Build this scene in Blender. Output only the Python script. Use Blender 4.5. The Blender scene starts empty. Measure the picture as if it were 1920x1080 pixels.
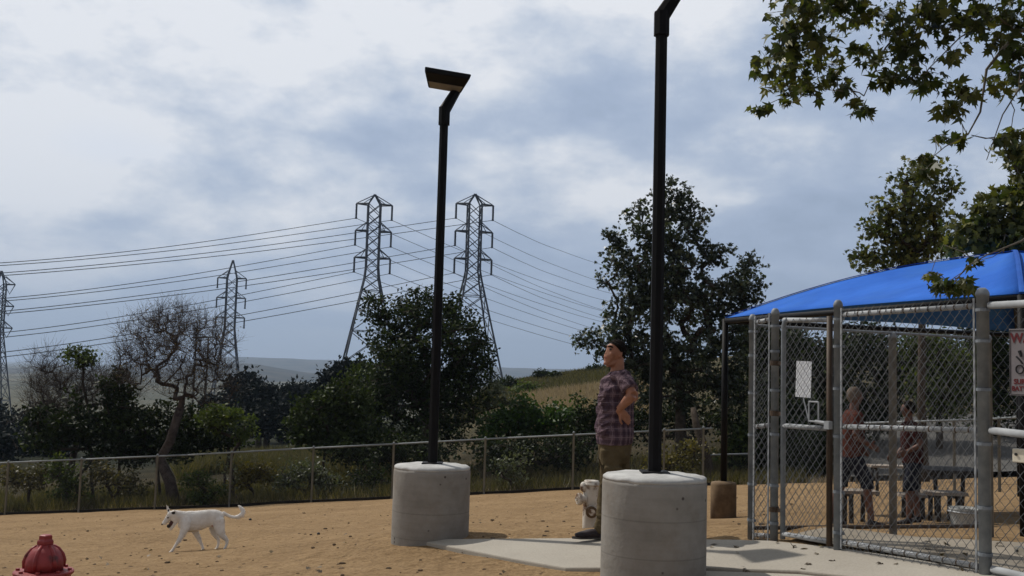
import bpy, bmesh, math, random
import numpy as np
from mathutils import Vector, Matrix, noise

random.seed(7)
RNG = np.random.default_rng(11)
SC = bpy.context.scene
COL = SC.collection

# ------------------------------------------------------------------ camera
FPX = 1900.0
PITCH = math.atan(160 / FPX)
ROLL = math.radians(1.6)
CAMZ = 1.6
_F = np.array([0, math.cos(PITCH), math.sin(PITCH)])
_R0 = np.array([1.0, 0, 0])
_U0 = np.array([0, -math.sin(PITCH), math.cos(PITCH)])
_R = _R0 * math.cos(ROLL) + _U0 * math.sin(ROLL)
_U = -_R0 * math.sin(ROLL) + _U0 * math.cos(ROLL)
CAM = np.array([0, 0, CAMZ])
cd = bpy.data.cameras.new('camera')
cam = bpy.data.objects.new('camera', cd)
COL.objects.link(cam)
cd.sensor_width = 36
cd.lens = FPX / 1920 * 36
cd.clip_start = 0.1
cd.clip_end = 30000
cam.matrix_world = Matrix(((_R[0], _U[0], -_F[0], 0), (_R[1], _U[1], -_F[1], 0), (_R[2], _U[2], -_F[2], CAMZ), (0, 0, 0, 1)))
SC.camera = cam
SC.render.resolution_x = 1024
SC.render.resolution_y = 576

# ------------------------------------------------------------------ light
SUN_H = np.array([-0.757, 0.653])
SUN_EL = math.radians(50)
sdir = Vector((SUN_H[0] * math.cos(SUN_EL), SUN_H[1] * math.cos(SUN_EL), math.sin(SUN_EL)))
sl = bpy.data.lights.new('sun', 'SUN')
sl.energy = 3.4
sl.angle = math.radians(0.6)
sl.color = (1.0, 0.94, 0.85)
so = bpy.data.objects.new('sun', sl)
COL.objects.link(so)
so.rotation_euler = (-sdir).to_track_quat('-Z', 'Y').to_euler()
so.location = (-20, 20, 40)

SC.view_settings.view_transform = 'Standard'
SC.view_settings.look = 'None'
SC.view_settings.exposure = 0.0
SC.view_settings.gamma = 1
SC.cycles.use_denoising = True
SC.cycles.max_bounces = 6
SC.cycles.diffuse_bounces = 3
SC.cycles.transparent_max_bounces = 8
SC.cycles.volume_bounces = 0
SC.cycles.caustics_reflective = False
SC.cycles.caustics_refractive = False


class NT:
    """tiny node-tree writer"""
    def __init__(s, tree):
        s.t = tree
        tree.nodes.clear()
    def n(s, typ, **kw):
        nd = s.t.nodes.new(typ)
        ins = kw.pop('ins', {})
        for k, v in kw.items():
            setattr(nd, k, v)
        for k, v in ins.items():
            if isinstance(v, tuple) and len(v) == 2 and hasattr(v[0], 'outputs'):
                s.t.links.new(v[0].outputs[v[1]], nd.inputs[k])
            elif hasattr(v, 'outputs'):
                s.t.links.new(v.outputs[0], nd.inputs[k])
            else:
                nd.inputs[k].default_value = v
        return nd
    def ramp(s, fac, stops, interp='LINEAR'):
        r = s.n('ShaderNodeValToRGB', ins={0: fac})
        r.color_ramp.interpolation = interp
        e = r.color_ramp.elements
        while len(e) > 1:
            e.remove(e[-1])
        e[0].position = stops[0][0]
        e[0].color = (*stops[0][1], 1)
        for p, c in stops[1:]:
            x = e.new(p)
            x.color = (*c, 1)
        return r
    def math(s, op, a, b=0.0, c=0.0, clamp=False):
        nd = s.n('ShaderNodeMath', operation=op, use_clamp=clamp)
        for i, v in enumerate((a, b, c)):
            if isinstance(v, tuple):
                s.t.links.new(v[0].outputs[v[1]], nd.inputs[i])
            elif hasattr(v, 'outputs'):
                s.t.links.new(v.outputs[0], nd.inputs[i])
            else:
                nd.inputs[i].default_value = v
        return nd
    def mix(s, fac, a, b, blend='MIX'):
        nd = s.n('ShaderNodeMix', data_type='RGBA', blend_type=blend)
        for i, v in ((0, fac), (6, a), (7, b)):
            if isinstance(v, tuple) and hasattr(v[0], 'outputs'):
                s.t.links.new(v[0].outputs[v[1]], nd.inputs[i])
            elif hasattr(v, 'outputs'):
                s.t.links.new(v.outputs[0], nd.inputs[i])
            else:
                nd.inputs[i].default_value = (*v, 1) if isinstance(v, tuple) else v
        return (nd, 2)


# ------------------------------------------------------------------ sky
world = bpy.data.worlds.new("World")
SC.world = world
world.use_nodes = True
w = NT(world.node_tree)
sky = w.n('ShaderNodeTexSky', sky_type='NISHITA')
sky.sun_disc = False
sky.sun_elevation = SUN_EL
sky.sun_rotation = math.atan2(SUN_H[0], SUN_H[1])
sky.air_density = 1.0
sky.dust_density = 2.0
tc = w.n('ShaderNodeTexCoord')
sep = w.n('ShaderNodeSeparateXYZ', ins={0: (tc, 0)})
zz = w.math('ADD', w.math('MAXIMUM', (sep, 2), 0.0), 0.16)
uu = w.math('DIVIDE', (sep, 0), zz)
vv = w.math('DIVIDE', (sep, 1), zz)
cv = w.n('ShaderNodeCombineXYZ', ins={0: uu, 1: vv, 2: 0.0})
n1 = w.n('ShaderNodeTexNoise', ins={'Vector': cv, 'Scale': 0.95, 'Detail': 5.0, 'Roughness': 0.48, 'Distortion': 0.35})
mp2 = w.n('ShaderNodeMapping', ins={0: cv, 1: (3.1, 7.7, 0.0)})
n2 = w.n('ShaderNodeTexNoise', ins={'Vector': mp2, 'Scale': 0.42, 'Detail': 3.0, 'Roughness': 0.5})
mp3 = w.n('ShaderNodeMapping', ins={0: (tc, 0), 1: (0.4, 1.3, 0.2), 3: (1.0, 1.0, 1.9)})
n3 = w.n('ShaderNodeTexNoise', ins={'Vector': mp3, 'Scale': 6.5, 'Detail': 8.0, 'Roughness': 0.60})
s1 = w.math('ADD', w.math('MULTIPLY', n1, 0.55), w.math('MULTIPLY', n3, 0.45))
# brighter towards the zenith side where the sun sits behind the clouds
lift = w.math('MULTIPLY', w.math('SUBTRACT', (sep, 2), 0.16), 0.42)
leftb = w.math('MULTIPLY', (sep, 0), -0.13)
s2 = w.math('ADD', w.math('ADD', s1, lift), leftb)
cl = w.ramp(s2, [(0.39, (3.2, 4.0, 5.4)), (0.455, (3.9, 4.75, 6.3)), (0.50, (4.7, 5.5, 6.9)), (0.54, (6.2, 6.8, 7.8)), (0.60, (8.6, 8.8, 9.2))])
cover = w.n('ShaderNodeMapRange', ins={0: n2, 1: 0.57, 2: 0.70, 3: 1.0, 4: 0.55})
skyb = w.mix(1.0, (sky, 0), (1.1, 1.15, 1.3), 'MULTIPLY')
mixc = w.mix((cover, 0), skyb, (cl, 0))
hz = w.n('ShaderNodeMapRange', ins={0: (sep, 2), 1: 0.0, 2: 0.14, 3: 0.75, 4: 0.0})
mixh = w.mix((hz, 0), mixc, (4.0, 4.9, 6.6))
# sky dimmed overhead and behind the camera, out of view, to cut ambient fill
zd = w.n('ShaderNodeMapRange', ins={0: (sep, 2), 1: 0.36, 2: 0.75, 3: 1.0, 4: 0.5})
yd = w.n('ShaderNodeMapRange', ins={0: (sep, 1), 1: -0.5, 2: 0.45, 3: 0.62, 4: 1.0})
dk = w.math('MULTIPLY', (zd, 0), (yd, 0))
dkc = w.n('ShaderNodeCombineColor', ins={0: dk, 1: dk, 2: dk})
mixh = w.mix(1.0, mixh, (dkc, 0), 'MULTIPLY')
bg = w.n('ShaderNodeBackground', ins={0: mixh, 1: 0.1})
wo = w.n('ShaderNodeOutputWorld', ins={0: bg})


# ------------------------------------------------------------------ picture <-> world helpers
def P(px, py, Y):
    d = _F + (px - 960) / FPX * _R + (540 - py) / FPX * _U
    return CAM + d * (Y / d[1])


def to_px(p):
    q = np.asarray(p, float) - CAM
    return 960 + FPX * (q @ _R) / (q @ _F), 540 - FPX * (q @ _U) / (q @ _F)


CP = [(806, 1013, 10.1), (1225, 1093, 7.45), (1112, 1012, 9.1), (1408, 1017, 8.55), (1451, 1022, 8.3), (1572, 1037, 7.7), (1848, 1090, 6.6),
      (375, 1029, 14.0), (360, 1070, 10.2), (600, 1045, 10.5), (600, 1000, 15.0), (1250, 985, 12.5), (1200, 950, 18.0), (900, 990, 13.5), (1107, 1000, 10.8), (1353, 975, 15.5), (0, 967, 29.5), (147, 962, 29.0), (400, 953, 28.6), (590, 943, 28.2),
      (910, 928, 27.7), (1080, 919, 27.3), (1330, 911, 27.0), (1480, 908, 26.5), (1640, 905, 26), (1595, 986, 12.4), (1715, 986, 12.4), (1900, 920, 22.0), (1836, 1010, 9.8), (1668, 1006, 9.25), (1480, 1004, 8.9), (2050, 1030, 9.6), (2100, 980, 13.0), (1860, 975, 13.0), (1500, 960, 15.0)]
CW = [P(*c) for c in CP] + [np.array([-2.92, 6.3, CAMZ - 1.83])]
CW = np.array(CW)
_A = np.c_[np.ones(len(CW)), CW[:, 0], CW[:, 1]]
PL, *_ = np.linalg.lstsq(_A, CW[:, 2], rcond=None)
RES = CW[:, 2] - _A @ PL
near = CW[[0, 1, 2, 3, 4, 5, 6]]
_An = np.c_[np.ones(len(near)), near[:, 0], near[:, 1]]
PN, *_ = np.linalg.lstsq(_An, near[:, 2], rcond=None)


def sstep(a, b, x):
    t = np.clip((x - a) / (b - a), 0, 1)
    return t * t * (3 - 2 * t)


def fence_y(x):
    """the long boundary fence behind the sand"""
    return np.interp(x, [-60, -15.0, 0.0, 5.2, 60], [33.0, 29.6, 27.75, 26.95, 24.0])


def ground(x, y):
    x = np.asarray(x, float)
    y = np.asarray(y, float)
    shp = np.broadcast(x, y).shape
    x = np.broadcast_to(x, shp).ravel()
    y = np.broadcast_to(y, shp).ravel()
    yc = np.minimum(y, 30.0)
    xc = np.clip(x, -22, 22)
    g = PL[0] + PL[1] * xc + PL[2] * yc
    d2 = (xc[:, None] - CW[None, :, 0]) ** 2 + (yc[:, None] - CW[None, :, 1]) ** 2
    wgt = 1 / (d2 + 0.6) ** 1.6
    wsum = wgt.sum(1) + 1 / 60.0
    g = g + (wgt * RES).sum(1) / wsum
    gn = PN[0] + PN[1] * x + PN[2] * y
    dd = np.full(x.shape, 1e9)
    for (ax, ay, bx, by) in ((-1.0, 10.1, 3.6, 6.2), (1.0, 7.4, 3.0, 3.0), (0.9, 9.1, 2.0, 8.5)):
        t = np.clip(((x - ax) * (bx - ax) + (y - ay) * (by - ay)) / ((bx - ax) ** 2 + (by - ay) ** 2), 0, 1)
        dd = np.minimum(dd, np.hypot(x - ax - t * (bx - ax), y - ay - t * (by - ay)))
    k = 1 - sstep(0.45, 1.7, dd)
    g = g * (1 - k) + gn * k
    # beyond the fence
    a = x / np.maximum(y, 1)
    slope = np.interp(a, [-0.5, -0.2, -0.06, -0.016, 0.085, 0.2, 0.5], [-0.035, -0.035, -0.01, 0.036, 0.054, 0.07, 0.08])
    crest = 90.0
    t = np.clip(y, 30, crest) - 30
    far = slope * t
    back = np.maximum(y - crest, 0)
    g2 = g + far
    valley = -26.0
    kb = sstep(0, 260, back)
    g2 = g2 * (1 - kb) + valley * kb
    return g2.reshape(shp) if shp else float(g2[0])


def gz(x, y):
    return float(ground(np.array([x]), np.array([y]))[0])


def hit(px, py, y0=2.0, y1=60.0):
    ys = np.linspace(y0, y1, 3000)
    d = _F + (px - 960) / FPX * _R + (540 - py) / FPX * _U
    pts = CAM + d[None, :] * (ys / d[1])[:, None]
    g = ground(pts[:, 0], pts[:, 1])
    i = np.argmax(pts[:, 2] < g)
    return np.array([pts[i, 0], pts[i, 1], g[i]])


def at(px, Y, py_guess=900):
    """ground point below picture column px at depth Y"""
    p = P(px, py_guess, Y)
    for _ in range(6):
        z = gz(p[0], Y)
        q = np.array([p[0], Y, z])
        x, y = to_px(q)
        p = P(px, y, Y)
    return np.array([p[0], Y, gz(p[0], Y)])


# ------------------------------------------------------------------ materials
MATS = {}


def principled(name, rough=0.8, spec=0.3, metal=0.0):
    m = bpy.data.materials.new(name)
    m.use_nodes = True
    t = NT(m.node_tree)
    b = t.n('ShaderNodeBsdfPrincipled', ins={'Roughness': rough, 'Specular IOR Level': spec, 'Metallic': metal})
    o = t.n('ShaderNodeOutputMaterial', ins={0: b})
    return m, t, b, o


def noisy(name, c1, c2, scale=5.0, rough=0.8, spec=0.3, metal=0.0, bump=0.0, bscale=30.0, detail=5.0, lo=0.35, hi=0.65, dist=0.01, c3=None, scale3=1.0, lo3=0.55, hi3=0.7, coords=3):
    m, t, b, o = principled(name, rough, spec, metal)
    tc = t.n('ShaderNodeTexCoord')
    n = t.n('ShaderNodeTexNoise', ins={'Vector': (tc, coords), 'Scale': scale, 'Detail': detail, 'Roughness': 0.6})
    r = t.ramp(n, [(lo, c1), (hi, c2)])
    out = (r, 0)
    if c3 is not None:
        n3 = t.n('ShaderNodeTexNoise', ins={'Vector': (tc, coords), 'Scale': scale3, 'Detail': 4.0, 'Roughness': 0.6})
        f = t.n('ShaderNodeMapRange', ins={0: n3, 1: lo3, 2: hi3})
        out = t.mix((f, 0), out, c3)
    t.t.links.new(out[0].outputs[out[1]], b.inputs['Base Color'])
    if bump:
        nb = t.n('ShaderNodeTexNoise', ins={'Vector': (tc, coords), 'Scale': bscale, 'Detail': 6.0, 'Roughness': 0.6})
        bp = t.n('ShaderNodeBump', ins={'Height': nb, 'Strength': bump, 'Distance': dist})
        t.t.links.new(bp.outputs[0], b.inputs['Normal'])
    MATS[name] = m
    return m


def leaf_mat(name, dark, mid, light, trans=0.3, rough=0.5, spec=0.35):
    m = bpy.data.materials.new(name)
    m.use_nodes = True
    t = NT(m.node_tree)
    at_ = t.n('ShaderNodeAttribute', attribute_name='tint')
    r = t.ramp((at_, 2), [(0.0, dark), (0.5, mid), (1.0, light)])
    b = t.n('ShaderNodeBsdfPrincipled', ins={'Base Color': (r, 0), 'Roughness': rough, 'Specular IOR Level': spec})
    tr = t.n('ShaderNodeBsdfTranslucent', ins={0: t.mix(1.0, (r, 0), (1.3, 1.35, 0.6), 'MULTIPLY')})
    mx = t.n('ShaderNodeMixShader', ins={0: trans, 1: b, 2: tr})
    t.n('ShaderNodeOutputMaterial', ins={0: mx})
    MATS[name] = m
    return m


M_conc = noisy('rough_concrete', (0.27, 0.255, 0.235), (0.37, 0.355, 0.33), 3.5, 0.9, 0.2, bump=0.35, bscale=25, c3=(0.17, 0.15, 0.13), scale3=2.3, lo3=0.58, hi3=0.75)
M_conctop = noisy('pale_concrete_top', (0.38, 0.38, 0.37), (0.54, 0.54, 0.53), 7, 0.9, 0.2, bump=0.5, bscale=18)
M_stain = noisy('brown_stained_concrete', (0.09, 0.058, 0.034), (0.20, 0.14, 0.085), 4, 0.9, 0.2, bump=0.4, bscale=30)
M_pole = noisy('black_paint', (0.005, 0.005, 0.006), (0.009, 0.009, 0.010), 3, 0.6, 0.12)
M_lens = noisy('dusty_lens', (0.14, 0.13, 0.12), (0.22, 0.21, 0.19), 6, 0.4, 0.5)
M_galv = noisy('galvanised_steel', (0.145, 0.165, 0.19), (0.24, 0.265, 0.29), 9, 0.55, 0.4, metal=0.0, bump=0.1, bscale=60)
M_galvb = noisy('bright_galvanised_rail', (0.27, 0.285, 0.30), (0.39, 0.41, 0.43), 9, 0.5, 0.5, metal=0.0)
M_rustpost = noisy('dark_bronze_steel', (0.045, 0.03, 0.02), (0.09, 0.06, 0.04), 6, 0.6, 0.3)
M_wire = noisy('fence_wire', (0.075, 0.08, 0.088), (0.15, 0.158, 0.165), 4, 0.5, 0.5)
M_wirefar = noisy('weathered_fence_wire', (0.045, 0.047, 0.05), (0.09, 0.092, 0.095), 4, 0.7, 0.3)
M_postfar = noisy('weathered_fence_post', (0.16, 0.18, 0.19), (0.24, 0.26, 0.27), 4, 0.7, 0.3)
M_edging = noisy('dark_edging', (0.015, 0.013, 0.012), (0.03, 0.026, 0.022), 6, 0.9, 0.1)
M_red = noisy('faded_red_paint', (0.20, 0.022, 0.024), (0.30, 0.04, 0.042), 8, 0.5, 0.4, bump=0.3, bscale=25, c3=(0.08, 0.02, 0.02), scale3=9, lo3=0.6, hi3=0.72)
M_white = noisy('chipped_white_paint', (0.50, 0.46, 0.40), (0.66, 0.62, 0.55), 9, 0.6, 0.3, bump=0.3, bscale=30, c3=(0.14, 0.08, 0.045), scale3=7, lo3=0.50, hi3=0.60)
M_tower = noisy('tower_steel', (0.03, 0.04, 0.06), (0.05, 0.06, 0.08), 0.3, 0.7, 0.3)
M_line = noisy('conductor_wire', (0.05, 0.065, 0.09), (0.08, 0.095, 0.12), 0.3, 0.7, 0.3)
M_wood = noisy('grey_timber', (0.06, 0.055, 0.05), (0.10, 0.09, 0.08), 3, 0.9, 0.1)
M_canopy = noisy('blue_shade_cloth', (0.020, 0.115, 0.50), (0.030, 0.15, 0.60), 1.3, 0.85, 0.15, bump=0.5, bscale=1.6, dist=0.06, c3=(0.035, 0.145, 0.48), scale3=0.8, lo3=0.5, hi3=0.75)
M_bark = noisy('bark', (0.035, 0.028, 0.022), (0.075, 0.06, 0.048), 8, 0.95, 0.1, bump=0.6, bscale=20, dist=0.02)
M_barkp = noisy('pale_twigs', (0.038, 0.030, 0.026), (0.085, 0.068, 0.060), 8, 0.95, 0.1)
M_barks = noisy('sycamore_bark', (0.09, 0.08, 0.065), (0.20, 0.18, 0.15), 6, 0.9, 0.1, bump=0.3, bscale=20)
M_paper = noisy('white_paper', (0.78, 0.80, 0.84), (0.84, 0.86, 0.90), 4, 0.8, 0.2)
M_signw = noisy('weathered_sign_face', (0.17, 0.155, 0.165), (0.23, 0.21, 0.22), 8, 0.6, 0.3)
M_signr = noisy('sign_red_ink', (0.10, 0.012, 0.016), (0.14, 0.018, 0.022), 8, 0.6, 0.3)
M_signk = noisy('sign_black_ink', (0.02, 0.02, 0.022), (0.035, 0.035, 0.04), 8, 0.6, 0.3)
M_cream = noisy('cream_enamel', (0.62, 0.56, 0.44), (0.72, 0.66, 0.54), 8, 0.5, 0.4, c3=(0.3, 0.2, 0.12), scale3=8, lo3=0.62, hi3=0.75)
M_skin = noisy('tanned_skin', (0.27, 0.115, 0.068), (0.36, 0.165, 0.10), 12, 0.55, 0.35)
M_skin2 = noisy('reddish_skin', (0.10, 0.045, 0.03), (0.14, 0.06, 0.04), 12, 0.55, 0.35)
M_hair = noisy('dark_hair', (0.006, 0.0045, 0.004), (0.014, 0.010, 0.008), 40, 0.85, 0.08, bump=0.4, bscale=90)
M_hairg = noisy('sandy_hair', (0.10, 0.075, 0.055), (0.17, 0.13, 0.10), 40, 0.7, 0.2)
M_lips = noisy('lip_colour', (0.25, 0.07, 0.05), (0.30, 0.09, 0.07), 12, 0.5, 0.3)
M_khaki = noisy('khaki_cotton', (0.070, 0.052, 0.028), (0.12, 0.092, 0.052), 7, 0.95, 0.1, bump=0.7, bscale=14, dist=0.03)
M_shoe = noisy('dark_shoe', (0.016, 0.011, 0.013), (0.03, 0.02, 0.022), 20, 0.6, 0.3)
M_sole = noisy('shoe_sole', (0.07, 0.06, 0.055), (0.10, 0.09, 0.08), 20, 0.8, 0.2)
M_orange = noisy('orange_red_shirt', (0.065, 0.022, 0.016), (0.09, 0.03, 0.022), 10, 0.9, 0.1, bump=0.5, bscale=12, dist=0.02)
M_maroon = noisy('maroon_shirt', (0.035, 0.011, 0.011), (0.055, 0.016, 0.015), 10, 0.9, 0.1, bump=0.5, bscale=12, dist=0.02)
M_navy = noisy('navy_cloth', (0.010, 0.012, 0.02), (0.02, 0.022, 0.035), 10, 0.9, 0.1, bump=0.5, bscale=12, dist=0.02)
M_fur = noisy('white_dog_fur', (0.74, 0.70, 0.65), (0.86, 0.84, 0.81), 9, 0.85, 0.15, bump=0.35, bscale=70, dist=0.01, c3=(0.52, 0.40, 0.30), scale3=4.5, lo3=0.62, hi3=0.78)
M_black = noisy('near_black', (0.01, 0.009, 0.009), (0.02, 0.017, 0.016), 20, 0.5, 0.4)
M_pink = noisy('tongue_and_mouth', (0.06, 0.02, 0.018), (0.10, 0.035, 0.03), 20, 0.5, 0.4)
M_earin = noisy('pink_skin', (0.42, 0.24, 0.19), (0.5, 0.3, 0.24), 20, 0.7, 0.2)
M_bench = noisy('bench_pale_top', (0.24, 0.20, 0.16), (0.36, 0.31, 0.26), 6, 0.7, 0.3)
M_bencht = noisy('bench_dark_frame', (0.02, 0.016, 0.014), (0.035, 0.028, 0.024), 6, 0.7, 0.3)
M_road = noisy('grey_asphalt_slope', (0.085, 0.083, 0.08), (0.12, 0.117, 0.11), 1.2, 0.95, 0.1, bump=0.3, bscale=20)
M_bin = noisy('galvanised_bin', (0.30, 0.31, 0.30), (0.42, 0.43, 0.42), 10, 0.6, 0.3)

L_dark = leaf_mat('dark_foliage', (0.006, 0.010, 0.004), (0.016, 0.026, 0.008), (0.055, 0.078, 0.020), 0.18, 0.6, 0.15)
L_blue = leaf_mat('far_dark_foliage', (0.004, 0.008, 0.008), (0.008, 0.013, 0.012), (0.014, 0.021, 0.018), 0.08, 0.7, 0.1)
L_oak = leaf_mat('tree_foliage', (0.010, 0.016, 0.008), (0.026, 0.038, 0.017), (0.11, 0.135, 0.07), 0.24, 0.4, 0.5)
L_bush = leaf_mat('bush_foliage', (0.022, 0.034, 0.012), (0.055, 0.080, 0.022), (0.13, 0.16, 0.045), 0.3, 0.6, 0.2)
L_syc = leaf_mat('sycamore_foliage', (0.014, 0.022, 0.008), (0.040, 0.058, 0.016), (0.15, 0.15, 0.035), 0.36, 0.45, 0.4)
L_yel = leaf_mat('yellowing_foliage', (0.04, 0.04, 0.012), (0.11, 0.095, 0.02), (0.20, 0.16, 0.04), 0.3)
L_dry = leaf_mat('dry_brown_foliage', (0.05, 0.036, 0.022), (0.11, 0.08, 0.045), (0.18, 0.14, 0.08), 0.25)
L_grey = leaf_mat('grey_green_foliage', (0.045, 0.055, 0.035), (0.10, 0.115, 0.07), (0.20, 0.22, 0.15), 0.28)
L_bright = leaf_mat('bright_green_foliage', (0.02, 0.045, 0.008), (0.05, 0.10, 0.016), (0.10, 0.17, 0.03), 0.3)
L_straw = leaf_mat('straw_grass', (0.17, 0.125, 0.085), (0.30, 0.225, 0.165), (0.45, 0.355, 0.275), 0.25)
L_weed = leaf_mat('weedy_grass', (0.035, 0.035, 0.014), (0.085, 0.078, 0.032), (0.16, 0.13, 0.06), 0.3)


# sand, with trodden marks
def sand_material():
    m, t, b, o = principled('trodden_sand', 0.95, 0.1)
    tc = t.n('ShaderNodeTexCoord')
    n = t.n('ShaderNodeTexNoise', ins={'Vector': (tc, 3), 'Scale': 0.6, 'Detail': 5.0, 'Roughness': 0.6})
    r = t.ramp(n, [(0.3, (0.300, 0.200, 0.105)), (0.7, (0.395, 0.270, 0.146))])
    n2 = t.n('ShaderNodeTexNoise', ins={'Vector': (tc, 3), 'Scale': 7.0, 'Detail': 6.0, 'Roughness': 0.7})
    r2 = t.ramp(n2, [(0.32, (0.70, 0.66, 0.62)), (0.5, (0.97, 0.96, 0.95)), (0.7, (1.08, 1.08, 1.08))])
    c = t.mix(1.0, (r, 0), (r2, 0), 'MULTIPLY')
    n5 = t.n('ShaderNodeTexNoise', ins={'Vector': (tc, 3), 'Scale': 26.0, 'Detail': 4.0, 'Roughness': 0.75})
    r5 = t.ramp(n5, [(0.36, (0.62, 0.60, 0.58)), (0.48, (0.98, 0.98, 0.98)), (0.66, (1.14, 1.14, 1.12))])
    c = t.mix(1.0, c, (r5, 0), 'MULTIPLY')
    v = t.n('ShaderNodeTexVoronoi', ins={'Vector': (tc, 3), 'Scale': 3.4, 'Randomness': 1.0})
    vs = t.n('ShaderNodeMapRange', ins={0: (v, 0), 1: 0.02, 2: 0.11, 3: 0.7, 4: 1.0})
    nz = t.n('ShaderNodeTexNoise', ins={'Vector': (tc, 3), 'Scale': 0.9, 'Detail': 2.0})
    sel = t.n('ShaderNodeMapRange', ins={0: nz, 1: 0.5, 2: 0.56, 3: 0.0, 4: 0.8})
    cc = t.n('ShaderNodeCombineColor', ins={0: (vs, 0), 1: (vs, 0), 2: (vs, 0)})
    mk = t.mix((sel, 0), (1.0, 1.0, 1.0), (cc, 0))
    c = t.mix(1.0, c, mk, 'MULTIPLY')
    t.t.links.new(c[0].outputs[2], b.inputs['Base Color'])
    h = t.n('ShaderNodeTexNoise', ins={'Vector': (tc, 3), 'Scale': 3.6, 'Detail': 9.0, 'Roughness': 0.68})
    v2 = t.n('ShaderNodeTexVoronoi', ins={'Vector': (tc, 3), 'Scale': 2.6, 'Randomness': 1.0})
    dm = t.n('ShaderNodeMapRange', ins={0: (v2, 0), 1: 0.0, 2: 0.28, 3: 0.0, 4: 0.45})
    h = t.math('ADD', h, (dm, 0))
    h = t.math('ADD', h, t.math('MULTIPLY', n5, 0.35))
    bp = t.n('ShaderNodeBump', ins={'Height': h, 'Strength': 0.9, 'Distance': 0.12})
    t.t.links.new(bp.outputs[0], b.inputs['Normal'])
    return m


M_sand = sand_material()


def slab_material():
    m, t, b, o = principled('smooth_concrete_slab', 0.85, 0.2)
    tc = t.n('ShaderNodeTexCoord')
    n = t.n('ShaderNodeTexNoise', ins={'Vector': (tc, 3), 'Scale': 1.2, 'Detail': 6.0, 'Roughness': 0.6})
    r = t.ramp(n, [(0.3, (0.330, 0.300, 0.255)), (0.7, (0.410, 0.380, 0.325))])
    n2 = t.n('ShaderNodeTexNoise', ins={'Vector': (tc, 3), 'Scale': 60.0, 'Detail': 3.0, 'Roughness': 0.6})
    r2 = t.ramp(n2, [(0.35, (0.9, 0.9, 0.9)), (0.6, (1.03, 1.03, 1.03))])
    c = t.mix(1.0, (r, 0), (r2, 0), 'MULTIPLY')
    t.t.links.new(c[0].outputs[2], b.inputs['Base Color'])
    bp = t.n('ShaderNodeBump', ins={'Height': n2, 'Strength': 0.2, 'Distance': 0.005})
    t.t.links.new(bp.outputs[0], b.inputs['Normal'])
    return m


M_slab = slab_material()


def land_material():
    """soil and grass beyond the fence: dry earth near, straw and olive scrub on the rise, dull green far off"""
    m, t, b, o = principled('scrub_land', 1.0, 0.05)
    tc = t.n('ShaderNodeTexCoord')
    n = t.n('ShaderNodeTexNoise', ins={'Vector': (tc, 3), 'Scale': 0.35, 'Detail': 8.0, 'Roughness': 0.7})
    soil = t.ramp(n, [(0.3, (0.022, 0.019, 0.011)), (0.5, (0.045, 0.038, 0.022)), (0.7, (0.085, 0.065, 0.038))])
    nb = t.n('ShaderNodeTexNoise', ins={'Vector': (tc, 3), 'Scale': 0.16, 'Detail': 9.0, 'Roughness': 0.75})
    scrub = t.ramp(nb, [(0.35, (0.035, 0.036, 0.020)), (0.48, (0.070, 0.064, 0.036)), (0.6, (0.13, 0.105, 0.065)), (0.75, (0.22, 0.17, 0.115))])
    nd = t.n('ShaderNodeTexNoise', ins={'Vector': (tc, 3), 'Scale': 0.006, 'Detail': 9.0, 'Roughness': 0.65})
    farc = t.ramp(nd, [(0.35, (0.05, 0.055, 0.035)), (0.55, (0.10, 0.095, 0.06)), (0.7, (0.16, 0.14, 0.09))])
    sp = t.n('ShaderNodeSeparateXYZ', ins={0: (tc, 3)})
    f1 = t.n('ShaderNodeMapRange', ins={0: (sp, 1), 1: 42.0, 2: 62.0})
    f2 = t.n('ShaderNodeMapRange', ins={0: (sp, 1), 1: 150.0, 2: 500.0})
    asp = t.math('DIVIDE', (sp, 0), t.math('MAXIMUM', (sp, 1), 1.0))
    f3 = t.n('ShaderNodeMapRange', ins={0: asp, 1: -0.10, 2: -0.03})
    wood = t.ramp(nb, [(0.35, (0.010, 0.014, 0.010)), (0.6, (0.028, 0.030, 0.018))])
    scrub2 = t.mix((f3, 0), (wood, 0), (scrub, 0))
    c = t.mix((f1, 0), (soil, 0), scrub2)
    c = t.mix((f2, 0), c, (farc, 0))
    t.t.links.new(c[0].outputs[2], b.inputs['Base Color'])
    bp = t.n('ShaderNodeBump', ins={'Height': nb, 'Strength': 0.5, 'Distance': 0.6})
    t.t.links.new(bp.outputs[0], b.inputs['Normal'])
    return m


M_land = land_material()


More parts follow.
